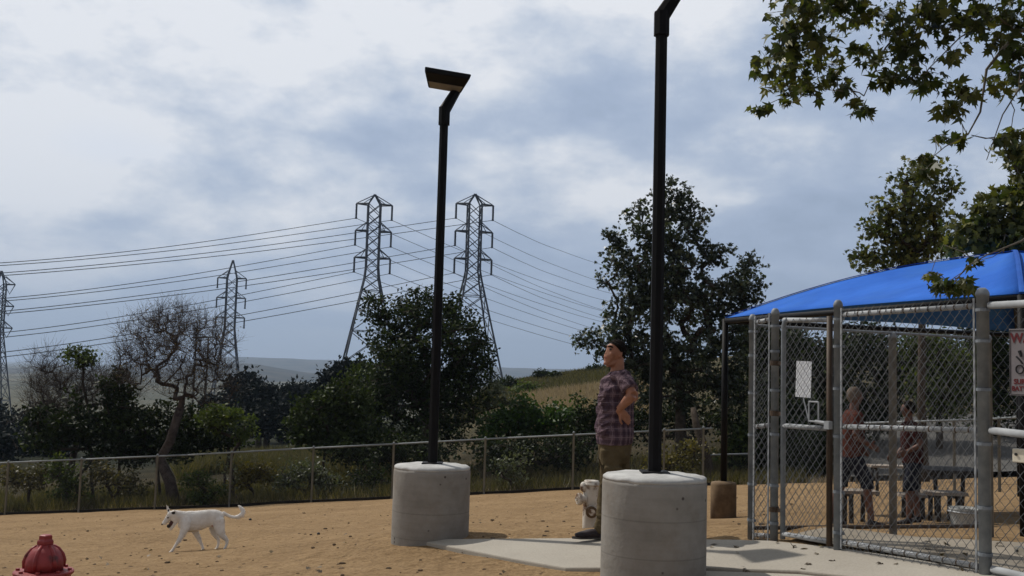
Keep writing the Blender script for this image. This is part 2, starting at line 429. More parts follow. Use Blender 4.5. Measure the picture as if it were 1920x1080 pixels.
def plaid_material():
    m, t, b, o = principled('plaid_shirt', 0.9, 0.1)
    tc = t.n('ShaderNodeTexCoord')
    sp = t.n('ShaderNodeSeparateXYZ', ins={0: (tc, 3)})
    def stripes(axis, period, width, phase=0.0):
        a = t.math('ADD', t.math('DIVIDE', axis, period), phase)
        f = t.math('FRACT', a)
        return t.math('LESS_THAN', f, width)
    xy = t.math('ADD', (sp, 0), (sp, 1))
    v1 = stripes(xy, 0.075, 0.42)
    v2 = stripes(xy, 0.075, 0.10, 0.3)
    h1 = stripes((sp, 2), 0.075, 0.42)
    h2 = stripes((sp, 2), 0.075, 0.10, 0.3)
    c = t.mix(t.math('MULTIPLY', v1, 0.55), (0.135, 0.090, 0.110), (0.022, 0.014, 0.028))
    c = t.mix(t.math('MULTIPLY', h1, 0.5), c, (0.036, 0.020, 0.032))
    c = t.mix(t.math('MULTIPLY', t.math('MAXIMUM', v2, h2), 0.45), c, (0.26, 0.19, 0.21))
    t.t.links.new(c[0].outputs[2], b.inputs['Base Color'])
    h = t.n('ShaderNodeTexNoise', ins={'Vector': (tc, 3), 'Scale': 9.0, 'Detail': 4.0, 'Roughness': 0.6, 'Distortion': 1.2})
    bp = t.n('ShaderNodeBump', ins={'Height': h, 'Strength': 1.0, 'Distance': 0.05})
    t.t.links.new(bp.outputs[0], b.inputs['Normal'])
    return m


M_plaid = plaid_material()

# ------------------------------------------------------------------ mesh helpers
ORG = {}


def set_props(o, label=None, cat=None, group=None, kind=None):
    if label: o['label'] = label
    if cat: o['category'] = cat
    if group: o['group'] = group
    if kind: o['kind'] = kind
    return o


def thing(name, label, cat, org, group=None):
    o = bpy.data.objects.new(name, None)
    o.empty_display_size = 0.3
    COL.objects.link(o)
    o.location = Vector(org)
    ORG[o] = np.array(org, float)
    return set_props(o, label, cat, group)


def link_mesh(name, me, mat, parent=None, org=None):
    o = bpy.data.objects.new(name, me)
    if mat is not None:
        me.materials.append(mat)
    COL.objects.link(o)
    if parent is not None:
        o.parent = parent
        ORG[o] = ORG[parent]
    elif org is not None:
        o.location = Vector(org)
        ORG[o] = np.array(org, float)
    else:
        ORG[o] = np.zeros(3)
    return o


def np_mesh(name, V, Fc, k, mat, parent=None, org=None, smooth=False, tint=None):
    """V (n,3) world verts, Fc (m,k) faces"""
    base = ORG[parent] if parent is not None else (np.array(org, float) if org is not None else np.zeros(3))
    me = bpy.data.meshes.new(name)
    V = (np.asarray(V, float) - base).astype(np.float32)
    Fc = np.asarray(Fc, np.int32)
    me.vertices.add(len(V))
    me.vertices.foreach_set('co', V.ravel())
    me.loops.add(Fc.size)
    me.loops.foreach_set('vertex_index', Fc.ravel())
    me.polygons.add(len(Fc))
    me.polygons.foreach_set('loop_start', np.arange(0, Fc.size, k, dtype=np.int32))
    if tint is not None:
        a = me.attributes.new('tint', 'FLOAT', 'FACE')
        a.data.foreach_set('value', np.asarray(tint, np.float32))
    me.update(calc_edges=True)
    if smooth:
        me.polygons.foreach_set('use_smooth', np.ones(len(Fc), bool))
    return link_mesh(name, me, mat, parent, org)


class MB:
    def __init__(s):
        s.V = []
        s.F = []
    def add(s, V, F):
        n = len(s.V)
        s.V.extend([tuple(map(float, v)) for v in V])
        s.F.extend([tuple(int(i) + n for i in f) for f in F])
        return s
    def box(s, c, size, R=None, taper=1.0):
        c = np.asarray(c, float)
        h = np.asarray(size, float) / 2
        pts = []
        for z in (-1, 1):
            k = taper if z > 0 else 1
            for x, y in ((-1, -1), (1, -1), (1, 1), (-1, 1)):
                p = np.array([x * h[0] * k, y * h[1] * k, z * h[2]])
                if R is not None:
                    p = R @ p
                pts.append(c + p)
        return s.add(pts, [(0, 3, 2, 1), (4, 5, 6, 7), (0, 1, 5, 4), (1, 2, 6, 5), (2, 3, 7, 6), (3, 0, 4, 7)])
    def tube(s, pts, r, n=8, ref=None, phase=0.0, cap=True):
        """r: number, list, or list of (ra, rb) where ra runs along ref"""
        pts = [np.asarray(p, float) for p in pts]
        m = len(pts)
        if not hasattr(r, '__len__'):
            r = [r] * m
        T = []
        for i in range(m):
            a = pts[max(i - 1, 0)]
            b = pts[min(i + 1, m - 1)]
            d = b - a
            T.append(d / (np.linalg.norm(d) + 1e-9))
        u = np.array(ref, float) if ref is not None else (np.array([0, 0, 1.0]) if abs(T[0][2]) < 0.9 else np.array([1.0, 0, 0]))
        V = []
        for i in range(m):
            if ref is not None:
                u = np.array(ref, float)
            u = u - T[i] * (u @ T[i])
            u = u / (np.linalg.norm(u) + 1e-9)
            v = np.cross(T[i], u)
            ra, rb = r[i] if hasattr(r[i], '__len__') else (r[i], r[i])
            for k in range(n):
                an = phase + 2 * math.pi * k / n
                V.append(pts[i] + u * ra * math.cos(an) + v * rb * math.sin(an))
        F = []
        for i in range(m - 1):
            for k in range(n):
                a = i * n + k
                b = i * n + (k + 1) % n
                F.append((a, b, b + n, a + n))
        if cap:
            F.append(tuple(range(n - 1, -1, -1)))
            F.append(tuple(range((m - 1) * n, m * n)))
        return s.add(V, F)
    def lathe(s, prof, c, n=24, R=None, rx=None):
        """prof [(radius, height)], closed at both ends with fans"""
        c = np.asarray(c, float)
        V = []
        for rr, h in prof:
            for k in range(n):
                a = 2 * math.pi * k / n
                p = np.array([rr * math.cos(a), rr * math.sin(a), h])
                if R is not None:
                    p = R @ p
                V.append(c + p)
        F = []
        for i in range(len(prof) - 1):
            for k in range(n):
                a = i * n + k
                b = i * n + (k + 1) % n
                F.append((a, b, b + n, a + n))
        F.append(tuple(range(n - 1, -1, -1)))
        F.append(tuple(range((len(prof) - 1) * n, len(prof) * n)))
        return s.add(V, F)
    def ball(s, c, r, n=12, R=None):
        c = np.asarray(c, float)
        r = np.array(r if hasattr(r, '__len__') else (r, r, r), float)
        V = []
        F = []
        m = max(6, n // 2 + 1)
        for i in range(1, m):
            th = math.pi * i / m
            for k in range(n):
                a = 2 * math.pi * k / n
                p = np.array([math.sin(th) * math.cos(a), math.sin(th) * math.sin(a), math.cos(th)]) * r
                V.append(c + (R @ p if R is not None else p))
        for i in range(m - 2):
            for k in range(n):
                a = i * n + k
                b = i * n + (k + 1) % n
                F.append((a, a + n, b + n, b))
        F.append(tuple(range(n)))
        F.append(tuple(range((m - 1) * n - 1, (m - 2) * n - 1, -1)))
        return s.add(V, F)
    def build(s, name, mat, parent=None, org=None, smooth=False, bevel=0.0):
        base = ORG[parent] if parent is not None else (np.array(org, float) if org is not None else np.zeros(3))
        me = bpy.data.meshes.new(name)
        V = np.array(s.V) - base
        me.from_pydata([tuple(v) for v in V], [], s.F)
        me.update()
        if smooth:
            for p in me.polygons:
                p.use_smooth = len(p.vertices) <= 4
        o = link_mesh(name, me, mat, parent, org)
        if bevel:
            b = o.modifiers.new('bevel', 'BEVEL')
            b.width = bevel
            b.segments = 2
            b.limit_method = 'ANGLE'
        return o
    def flesh(s, name, mat, parent, voxel=0.012, it=6, smooth_f=0.5):
        """fuse the overlapping closed shapes into ONE continuous skin"""
        o = s.build(name, mat, parent)
        r = o.modifiers.new('r', 'REMESH')
        r.mode = 'VOXEL'
        r.voxel_size = voxel
        r.use_smooth_shade = True
        sm = o.modifiers.new('s', 'SMOOTH')
        sm.iterations = it
        sm.factor = smooth_f
        bpy.context.view_layer.update()
        dg = bpy.context.evaluated_depsgraph_get()
        me = bpy.data.meshes.new_from_object(o.evaluated_get(dg))
        o.modifiers.clear()
        old = o.data
        o.data = me
        bpy.data.meshes.remove(old)
        me.polygons.foreach_set('use_smooth', np.ones(len(me.polygons), bool))
        return o


def rotz(a):
    c, s_ = math.cos(a), math.sin(a)
    return np.array([[c, -s_, 0], [s_, c, 0], [0, 0, 1.0]])


def align(d):
    """rotation taking +Z to d"""
    q = Vector((0, 0, 1)).rotation_difference(Vector(d).normalized())
    return np.array(q.to_matrix())


# ------------------------------------------------------------------ terrain
def make_ground():
    na, nr = 300, 150
    rs = np.concatenate([[0.0], np.geomspace(1.2, 14000, nr)])
    an = np.linspace(0, 2 * np.pi, na, endpoint=False)
    Rr, Aa = np.meshgrid(rs[1:], an, indexing='ij')
    X = Rr * np.sin(Aa)
    Y = Rr * np.cos(Aa)
    Z = ground(X, Y)
    # low undulation beyond the fence
    inside = sstep(0.2, 1.2, fence_y(X) - Y) * (np.abs(X) < 45)
    Z = Z - 0.28 * inside
    for i in range(X.shape[0]):
        r = rs[i + 1]
        if r > 45:
            for j in range(na):
                Z[i, j] += (noise.noise(Vector((X[i, j] * 0.03, Y[i, j] * 0.03, 1.7)))) * min(0.9, (r - 45) * 0.02)
    V = np.concatenate([[[0, 0, Z[0].mean()]], np.stack([X, Y, Z], -1).reshape(-1, 3)])
    idx = 1 + np.arange((nr) * na).reshape(nr, na)
    a = idx[:-1]
    b = np.roll(idx, -1, 1)[:-1]
    c = np.roll(idx, -1, 1)[1:]
    d = idx[1:]
    Q = np.stack([a, d, c, b], -1).reshape(-1, 4)
    o = np_mesh('ground', V, Q, 4, M_land, smooth=True)
    me = o.data
    return set_props(o, kind='structure')


make_ground()


def make_sand():
    xs = np.arange(-26, 26.01, 0.2)
    vs = np.linspace(0, 1, 150)
    X, Vv = np.meshgrid(xs, vs, indexing='ij')
    Y0 = 1.0
    Y = Y0 + (fence_y(X) - 0.02 - Y0) * Vv
    Z = ground(X, Y) + 0.012
    for i in range(X.shape[0]):
        for j in range(X.shape[1]):
            Z[i, j] += 0.018 * noise.noise(Vector((X[i, j] * 1.3, Y[i, j] * 1.3, 0)))
    # keep the sand just below the walkway
    n, m = X.shape
    idx = np.arange(n * m).reshape(n, m)
    Q = np.stack([idx[:-1, :-1], idx[1:, :-1], idx[1:, 1:], idx[:-1, 1:]], -1).reshape(-1, 4)
    o = np_mesh('sand_yard', np.stack([X, Y, Z], -1).reshape(-1, 3), Q, 4, M_sand, smooth=True)
    set_props(o, kind='structure')


make_sand()


def plane_n(x, y):
    return PN[0] + PN[1] * x + PN[2] * y


def on_slab(px, py):
    d = _F + (px - 960) / FPX * _R + (540 - py) / FPX * _U
    # CAM + t d on plane
    t = (PN[0] - CAM[2]) / (d[2] - PN[1] * d[0] - PN[2] * d[1])
    p = CAM + t * d
    return p


def slab(name, poly, lift, thick=0.12, mat=None):
    n = len(poly)
    V = [(p[0], p[1], plane_n(p[0], p[1]) + lift) for p in poly] + [(p[0], p[1], plane_n(p[0], p[1]) + lift - thick) for p in poly]
    F = [tuple(range(n)), tuple(range(2 * n - 1, n - 1, -1))] + [(i, i + n, (i + 1) % n + n, (i + 1) % n) for i in range(n)]
    mb = MB().add(V, F)
    o = mb.build(name, mat or M_slab, bevel=0.012)
    set_props(o, kind='structure')
    return o


walk_px = [(773, 1020), (900, 1019), (1130, 1018), (1380, 1022), (1446, 1024), (1560, 1036), (1700, 1057), (1880, 1090), (1990, 1120), (1700, 1105), (1500, 1082), (1310, 1075), (1060, 1075), (960, 1057), (860, 1037)]
walk = [on_slab(*p) for p in walk_px]
slab('walkway', walk[::-1], 0.045)
# second bay of the walkway nearer the camera, across the expansion joint
near_px = [(1322, 1080), (1500, 1087), (1700, 1110), (1990, 1128), (2100, 1400), (1250, 1300)]
slab('walkway_near_bay', [on_slab(*p) for p in near_px][::-1], 0.04)
# pad inside the enclosure behind the mesh
in_px = [(1500, 1014), (1668, 1010), (1900, 1012), (2050, 1060), (1990, 1108), (1880, 1083), (1700, 1050), (1560, 1030), (1500, 1024)]
M_slab2 = noisy('dusty_concrete_pad', (0.22, 0.19, 0.15), (0.31, 0.275, 0.225), 2.0, 0.9, 0.1, bump=0.3, bscale=30)


M_hill = noisy('dry_hill_scrub', (0.030, 0.032, 0.026), (0.075, 0.068, 0.05), 0.02, 1.0, 0.05, c3=(0.02, 0.026, 0.022), scale3=0.012, lo3=0.45, hi3=0.6)
def hills(name, pts, Y, depth, mat, amp, seed):
    """a range of hills: skyline px list at distance Y, falling away in front and behind"""
    xs = np.array([P(p[0], p[1], Y)[0] for p in pts])
    zs = np.array([P(p[0], p[1], Y)[2] for p in pts])
    gx = np.linspace(xs[0], xs[-1], 220)
    top = np.interp(gx, xs, zs)
    k = np.hanning(9)
    k /= k.sum()
    top = np.convolve(np.pad(top, 4, 'edge'), k, 'valid')
    rows = 26
    V = []
    for j in range(rows):
        t = j / (rows - 1) * 2 - 1
        prof = 1 - abs(t) ** 1.7
        for i, x in enumerate(gx):
            nn = noise.fractal(Vector((x * 0.004 + seed, t * 3 + seed, 0.3)), 1.0, 2.0, 5)
            h = (top[i] + 34) * prof - 34 + amp * nn * (0.25 + (1 - prof))
            V.append((x * (1 + t * depth / Y), Y + t * depth, h))
    idx = np.arange(rows * 220).reshape(rows, 220)
    Q = np.stack([idx[:-1, :-1], idx[:-1, 1:], idx[1:, 1:], idx[1:, :-1]], -1).reshape(-1, 4)
    o = np_mesh(name, np.array(V), Q, 4, mat, smooth=True)
    set_props(o, kind='structure')


hills('near_hills', [(-700, 690), (-250, 702), (-60, 688), (30, 690), (120, 705), (250, 700), (330, 688), (420, 682), (470, 680), (520, 690), (580, 700), (660, 706), (760, 704), (900, 712), (1100, 718), (1500, 720), (2300, 730)], 2600, 900, M_hill, 10, 2.0)
hills('far_hills', [(-900, 670), (-200, 690), (60, 690), (250, 684), (380, 674), (440, 668), (478, 670), (505, 673), (540, 670), (560, 672), (590, 678), (610, 672), (640, 676), (700, 682), (800, 686), (1000, 690), (1400, 700), (2300, 710)], 4600, 900, M_hill, 14, 5.0)

# grey paved slope beyond the yard on the right
rp = []
for (px, Y) in ((1580, 27.5), (1760, 27.0), (1990, 26.0), (2300, 26), (2300, 44), (1990, 44), (1700, 46), (1560, 46)):
    rp.append(at(px, Y))
def draped(name, poly_fn, nu, nv, mat, lift):
    V = []
    for j in range(nv):
        for i in range(nu):
            x, y = poly_fn(i / (nu - 1), j / (nv - 1))
            V.append((x, y, gz(x, y) + lift))
    idx = np.arange(nu * nv).reshape(nv, nu)
    Q = np.stack([idx[:-1, :-1], idx[:-1, 1:], idx[1:, 1:], idx[1:, :-1]], -1).reshape(-1, 4)
    return set_props(np_mesh(name, np.array(V), Q, 4, mat, smooth=True), kind='structure')
draped('sloping_road', lambda u, v: ((8.7 + v * 5) * (1 - u) + u * (18 + v * 10), 27.0 + v * 15), 12, 12, M_road, 0.15)

# ------------------------------------------------------------------ lamp posts on concrete piers
def pier(root, base, R, H, mat_side, mat_top):
    n = 48
    prof = [(R, -0.35), (R, 0.0), (R * 1.0, H * 0.32), (R * 1.0, H * 0.322), (R, H * 0.6), (R * 0.998, H - 0.045), (R * 0.985, H - 0.02)]
    mb = MB().lathe(prof, base, n)
    o = mb.build('concrete_base', mat_side, root, smooth=True)
    me = o.data
    # uneven cast edge
    for v in me.vertices:
        a = math.atan2(v.co.y, v.co.x)
        v.co.z += 0.006 * noise.noise(Vector((math.cos(a) * 3, math.sin(a) * 3, base[0]))) if v.co.z > 0.3 else 0
        k = 1 + 0.006 * noise.noise(Vector((v.co.x * 4, v.co.y * 4, v.co.z * 4)))
        v.co.x *= k
        v.co.y *= k
    tp = MB().lathe([(R * 0.99, H - 0.022), (R * 0.985, H - 0.002), (R * 0.93, H + 0.012), (R * 0.6, H + 0.022), (R * 0.18, H + 0.032), (0.05, H + 0.036)], base, n)
    t = tp.build('concrete_cap', mat_top, root, smooth=True)
    for v in t.data.vertices:
        v.co.z += 0.010 * noise.noise(Vector((v.co.x * 9, v.co.y * 9, 0)))
    return H


def pier_material(name, joint_z):
    m, t, b, o = principled(name, 0.92, 0.15)
    tc = t.n('ShaderNodeTexCoord')
    sp = t.n('ShaderNodeSeparateXYZ', ins={0: (tc, 3)})
    n = t.n('ShaderNodeTexNoise', ins={'Vector': (tc, 3), 'Scale': 3.0, 'Detail': 6.0, 'Roughness': 0.65})
    r = t.ramp(n, [(0.3, (0.215, 0.202, 0.182)), (0.5, (0.27, 0.256, 0.234)), (0.72, (0.32, 0.305, 0.282))])
    mpz = t.n('ShaderNodeMapping', ins={0: (tc, 3), 3: (1.2, 1.2, 14.0)})
    nl = t.n('ShaderNodeTexNoise', ins={'Vector': mpz, 'Scale': 1.5, 'Detail': 4.0})
    rl = t.ramp(nl, [(0.3, (0.93, 0.93, 0.93)), (0.6, (1.03, 1.03, 1.03))])
    c = t.mix(1.0, (r, 0), (rl, 0), 'MULTIPLY')
    # pits
    v = t.n('ShaderNodeTexVoronoi', ins={'Vector': (tc, 3), 'Scale': 6.5, 'Randomness': 1.0})
    pit = t.n('ShaderNodeMapRange', ins={0: (v, 0), 1: 0.06, 2: 0.10, 3: 0.9, 4: 0.0})
    c = t.mix((pit, 0), c, (0.06, 0.05, 0.045))
    # form joints (thin dark lines around)
    for jz in joint_z:
        d = t.math('ABSOLUTE', t.math('SUBTRACT', (sp, 2), jz))
        f = t.n('ShaderNodeMapRange', ins={0: d, 1: 0.002, 2: 0.007, 3: 0.35, 4: 0.0})
        c = t.mix((f, 0), c, (0.12, 0.11, 0.10))
    # brown water marks
    nw = t.n('ShaderNodeTexNoise', ins={'Vector': (tc, 3), 'Scale': 2.1, 'Detail': 5.0, 'Roughness': 0.7})
    fw = t.n('ShaderNodeMapRange', ins={0: nw, 1: 0.48, 2: 0.66, 3: 0.0, 4: 0.38})
    c = t.mix((fw, 0), c, (0.17, 0.13, 0.095))
    t.t.links.new(c[0].outputs[2], b.inputs['Base Color'])
    h = t.n('ShaderNodeTexNoise', ins={'Vector': (tc, 3), 'Scale': 30.0, 'Detail': 5.0})
    bp = t.n('ShaderNodeBump', ins={'Height': h, 'Strength': 0.35, 'Distance': 0.008})
    t.t.links.new(bp.outputs[0], b.inputs['Normal'])
    return m


def street_lamp(label, base, R, H, ptop, arm_dir, arm_len, head=True):
    M_p = pier_material('cast_pier', [base[2] + H * 0.12, base[2] + H * 0.46])
    root = thing('street_lamp', label, 'street lamp', base, 'black lamp posts on concrete piers')
    pier(root, base, R, H, M_p, M_conctop)
    b = np.array(base)
    pole_h = ptop - (base[2] + H)
    z0 = base[2] + H + 0.02
    MB().tube([(b[0], b[1], z0 - 0.1), (b[0], b[1], ptop - 0.1)], [0.050, 0.045], 8, phase=math.pi / 8, ref=(1, 0, 0)).build('pole', M_pole, root)
    MB().box((b[0], b[1], z0 + 0.006), (0.2, 0.2, 0.025)).build('base_plate', M_pole, root, bevel=0.004)
    # bracket: thick sleeve then a slanting arm
    d = np.array(arm_dir, float)
    d /= np.linalg.norm(d)
    top = np.array([b[0], b[1], ptop])
    br = MB()
    br.tube([top - (0, 0, 0.16), top - (0, 0, -0.02)], [0.060, 0.060], 8, ref=(1, 0, 0), phase=math.pi / 8)
    tip = top + d * arm_len
    br.tube([top - (0, 0, 0.01), tip], [(0.062, 0.052), (0.048, 0.045)], 8, ref=(0, 0, 1), phase=math.pi / 8)
    br.build('arm', M_pole, root)
    return root, tip


def lamp_head(root, tip, ax, ay, up, wn, wf, dp, th):
    """flat tapered floodlight: ax = width axis, ay = towards the camera side; attached at its far right corner"""
    ax, ay, up = [np.array(v, float) / np.linalg.norm(v) for v in (ax, ay, up)]
    hd = MB()
    # plan trapezoid corners, near edge (towards ay) wider
    q = [(-wf, 0), (0.0, 0), (0.10, dp), (0.10 - wn, dp)]
    top = [tip + ax * x + ay * y + up * th for x, y in q]
    c = sum(np.array(p) for p in top) / 4
    bot = [c + (p - c) * 0.96 - up * th for p in top]
    hd.add(bot + top, [(3, 2, 1, 0), (4, 5, 6, 7), (0, 1, 5, 4), (1, 2, 6, 5), (2, 3, 7, 6), (3, 0, 4, 7)])
    hd.build('lamp_head', M_pole, root, bevel=0.012)
    cb = sum(bot) / 4
    l = [cb + (bot[i] - cb) * 0.9 for i in range(4)]
    l[2] = l[2] * 0.45 + l[1] * 0.55
    l[3] = l[3] * 0.45 + l[0] * 0.55
    ln = MB().add([p - up * 0.004 for p in l] + [p + up * 0.01 for p in l], [(3, 2, 1, 0), (4, 5, 6, 7), (0, 1, 5, 4), (1, 2, 6, 5), (2, 3, 7, 6), (3, 0, 4, 7)])
    ln.build('lamp_lens', M_lens, root)


B1 = np.array([*P(806, 1013, 10.1)])
B1[2] = gz(B1[0], B1[1])
t1 = P(829, 205, 10.1)
H1 = P(806, 874, 10.1)[2] - B1[2]
tipp = P(857, 168, 10.2)
armv = tipp - np.array([B1[0], B1[1], t1[2]])
root1, tip1 = street_lamp('black street lamp with its flat head in view, on the farther concrete pier', B1, 0.378, H1, t1[2], armv, np.linalg.norm(armv))
lamp_head(root1, tip1 + np.array([0.045, 0, -0.045]), (1, 0.05, -0.13), (0.02, -0.955, 0.30), (0.13, 0.3, 0.95), 0.475, 0.35, 0.30, 0.06)

B2 = np.array([*P(1224, 1093, 7.45)])
B2[2] = gz(B2[0], B2[1])
t2 = P(1238, 28, 7.45)
H2 = P(1224, 893, 7.45)[2] - B2[2]
tipp = P(1290, -45, 7.5)
armv = tipp - np.array([B2[0], B2[1], t2[2]])
root2, tip2 = street_lamp('nearest black street lamp, rising past the top edge from the pier before the man', B2, 0.378, H2, t2[2], armv, np.linalg.norm(armv))
lamp_head(root2, tip2 + np.array([0.045, 0, -0.045]), (1, 0.05, -0.13), (0.02, -0.955, 0.30), (0.13, 0.3, 0.95), 0.475, 0.35, 0.30, 0.06)

# ------------------------------------------------------------------ shade canopy
M_seam = noisy('blue_webbing', (0.012, 0.08, 0.38), (0.02, 0.11, 0.46), 3, 0.8, 0.2)
def canopy():
    c1 = P(1360, 597, 15.5)
    c2 = P(1916, 548, 10.1)
    zt = (c1[2] + c2[2]) / 2
    c1[2] = zt
    c2[2] = zt
    e = (c2 - c1)
    L = np.linalg.norm(e)
    e /= L
    nrm = np.array([-e[1], e[0], 0.0])
    if nrm[0] < 0:
        nrm = -nrm
    c3 = c2 + nrm * L
    c4 = c1 + nrm * L
    pk = P(1900, 472, ((c1 + c3) / 2)[1])
    ctr = (c1 + c3) / 2
    ctr[2] = pk[2]
    ctr[0] = pk[0]
    root = thing('shade_canopy', 'large blue fabric shade canopy with a raised peak standing over the fenced enclosure', 'canopy', (c1[0], c1[1], gz(c1[0], c1[1])))
    cs = [c1, c2, c3, c4]
    fb = MB()
    n = 12
    for k in range(4):
        A, B = cs[k], cs[(k + 1) % 4]
        V = []
        for i in range(n + 1):
            t = i / n
            for j in range(n + 1):
                s_ = j / n
                edge = A + (B - A) * s_
                # scalloped edges curve inwards
                inw = (ctr - edge)
                inw[2] = 0
                edge = edge + inw * 0.075 * math.sin(math.pi * s_) * (1 - t)
                p = edge + (ctr - edge) * t
                sag = 0.16 * math.sin(math.pi * t) * (1 - 0.9 * math.sin(math.pi * s_))
                p = p + np.array([0, 0, sag + 0.05 * math.sin(math.pi * s_) * (1 - t)])
                V.append(p)
        F = []
        for i in range(n):
            for j in range(n):
                a = i * (n + 1) + j
                F.append((a, a + 1, a + n + 2, a + n + 1))
        fb.add(V, F)
    o = fb.build('fabric', M_canopy, root, smooth=True)
    for p in o.data.polygons:
        p.use_smooth = True
    sd = o.modifiers.new('thick', 'SOLIDIFY')
    sd.thickness = 0.006
    # sewn seams, standing a little proud of the cloth
    for k in range(4):
        A = cs[k]
        sm = [A + (ctr - A) * t + np.array([0, 0, 0.16 * math.sin(math.pi * t) + 0.012]) for t in np.linspace(0, 1, 14)]
        MB().tube(sm, [(0.006, 0.03)] * 14, 6, ref=(0, 0, 1)).build('seam', M_seam, root)
    # posts with piers, rafters
    for k, c in enumerate(cs):
        g = gz(c[0], c[1])
        zb = g + 0.55 if k == 0 else g - 0.1
        pole = MB().tube([(c[0], c[1], zb - 0.05), (c[0], c[1], c[2] - 0.02)], [0.050, 0.046], 12)
        pole.build('post', M_pole, root, smooth=True)
        if k == 0:
            mb = MB().lathe([(0.192, -0.3), (0.192, 0.51), (0.182, 0.54), (0.07, 0.56)], (c[0], c[1], g), 32)
            ft = mb.build('concrete_footing', M_stain, root, smooth=True)
        ra = MB().tube([(c[0], c[1], c[2] - 0.05), c * 0.5 + ctr * 0.5 - np.array([0, 0, 0.06]), ctr - np.array([0, 0, 0.08])], 0.045, 8)
        ra.build('rafter', M_pole, root, smooth=True)
        A, B = cs[k], cs[(k + 1) % 4]
        mid = (A + B) / 2
        ed = MB().tube([A - (0, 0, 0.05), B - (0, 0, 0.05)], 0.04, 8)
        ed.build('eave_beam', M_pole, root, smooth=True)
    return cs, ctr


CS, CTR = canopy()

# ------------------------------------------------------------------ chain link
def zigzag_fence(p0, p1, h0, z0a, z0b, pitch, r, off):
    """woven wire between two ground points; returns V, F (quads). z0a/z0b bottoms, h0 (height a, height b)"""
    p0 = np.asarray(p0, float)[:2]
    p1 = np.asarray(p1, float)[:2]
    L = np.linalg.norm(p1 - p0)
    e = (p1 - p0) / L
    nn = np.array([e[1], -e[0]])
    ncol = int(round(L / pitch))
    rows = int(round((h0[0] + h0[1]) / 2 / (pitch * 1.2)))
    Vs = []
    Fs = []
    cnt = 0
    kk = np.arange(rows + 1)
    for c in range(ncol):
        s = (c + 0.5 + 0.5 * ((kk + c) % 2 * 2 - 1) * 1.04) * pitch
        s = np.clip(s, 0, L)
        t = s / L
        zb = z0a + (z0b - z0a) * t
        H = h0[0] + (h0[1] - h0[0]) * t
        z = zb + H * kk / rows
        dep = off + r * 0.9 * np.where((kk + c) % 2 == 0, 1, -1)
        P3 = np.stack([p0[0] + e[0] * s + nn[0] * dep, p0[1] + e[1] * s + nn[1] * dep, z], -1)
        # triangular cross-section in the (e, n) plane perpendicular-ish to the wire
        offs = [np.array([e[0] * a + nn[0] * b, e[1] * a + nn[1] * b, zc]) for a, b, zc in ((r, 0.0, -r * 0.6), (-r * 0.6, r, 0.0), (-r * 0.6, -r, r * 0.6))]
        V = np.stack([P3 + o[None] for o in offs], 1).reshape(-1, 3)
        i = np.arange(rows)[:, None] * 3
        q = []
        for a, b in ((0, 1), (1, 2), (2, 0)):
            q.append(np.concatenate([i + a, i + b, i + b + 3, i + a + 3], 1))
        Fs.append(np.concatenate(q) + cnt)
        Vs.append(V)
        cnt += len(V)
    return np.concatenate(Vs), np.concatenate(Fs)


def post_mesh(x, y, z0, z1, r, cap=True):
    prof = [(r, z0), (r, z1 - 0.02)]
    if cap:
        prof += [(r * 1.12, z1 - 0.02), (r * 1.12, z1 + 0.0), (r * 0.9, z1 + 0.02), (r * 0.5, z1 + 0.035)]
    return MB().lathe([(a, b) for a, b in prof], (x, y, 0), 16)


def rail_mesh(a, b, r):
    return MB().tube([a, b], r, 12)


def band(mb, c, z, r, e, w=0.02):
    mb.lathe([(r * 1.15, z - w / 2), (r * 1.15, z + w / 2)], (c[0], c[1], 0), 16)
    mb.box((c[0] + e[0] * r * 1.4, c[1] + e[1] * r * 1.4, z), (0.03, 0.014, w), rotz(math.atan2(e[1], e[0])))


# --- the near enclosure: a straight line of posts A B C D E
PA = P(1408, 1017, 8.55)
PB = P(1451, 1022, 8.30)
PC = P(1571, 1037, 7.695)
PD = P(1848, 1090, 6.60)
PE = np.array([PD[0] + (PD[0] - PA[0]) * 0.85, PD[1] + (PD[1] - PA[1]) * 0.85, 0])
tops = {0: P(1408, 597, 8.55)[2], 1: P(1453, 586, 8.30)[2], 2: P(1571, 571, 7.695)[2], 3: P(1847, 550, 6.60)[2]}
posts = [PA, PB, PC, PD, PE]
for p in posts:
    p[2] = gz(p[0], p[1])
e = (PD - PA)[:2] / np.linalg.norm((PD - PA)[:2])
nout = np.array([e[1], -e[0]])      # points away from the enclosure
if nout[0] > 0:
    nout = -nout
off_sign = 1 if (nout @ np.array([e[1], -e[0]])) > 0 else -1

fr = thing('chain_link_fence', 'tall galvanised chain link fence round the shaded enclosure, nearest the camera at right', 'fence', PC)
tz = [tops[0], tops[1], tops[2], tops[3], tops[3] + 0.0]
rad = [0.029, 0.032, 0.032, 0.039, 0.039]
for i, p in enumerate(posts):
    post_mesh(p[0], p[1], p[2] - 0.1, tz[i], rad[i]).build('post', M_galv, fr, smooth=True)
    H = tz[i] - p[2]
    for k, fz in enumerate((0.09, 0.25, 0.47, 0.66, 0.83, 0.94)):
        s_ = -1 if i in (1, 3) else 1
        bm_ = MB()
        band(bm_, p, p[2] + H * fz, rad[i], e * s_)
        bm_.build('tension_band', M_galv, fr)


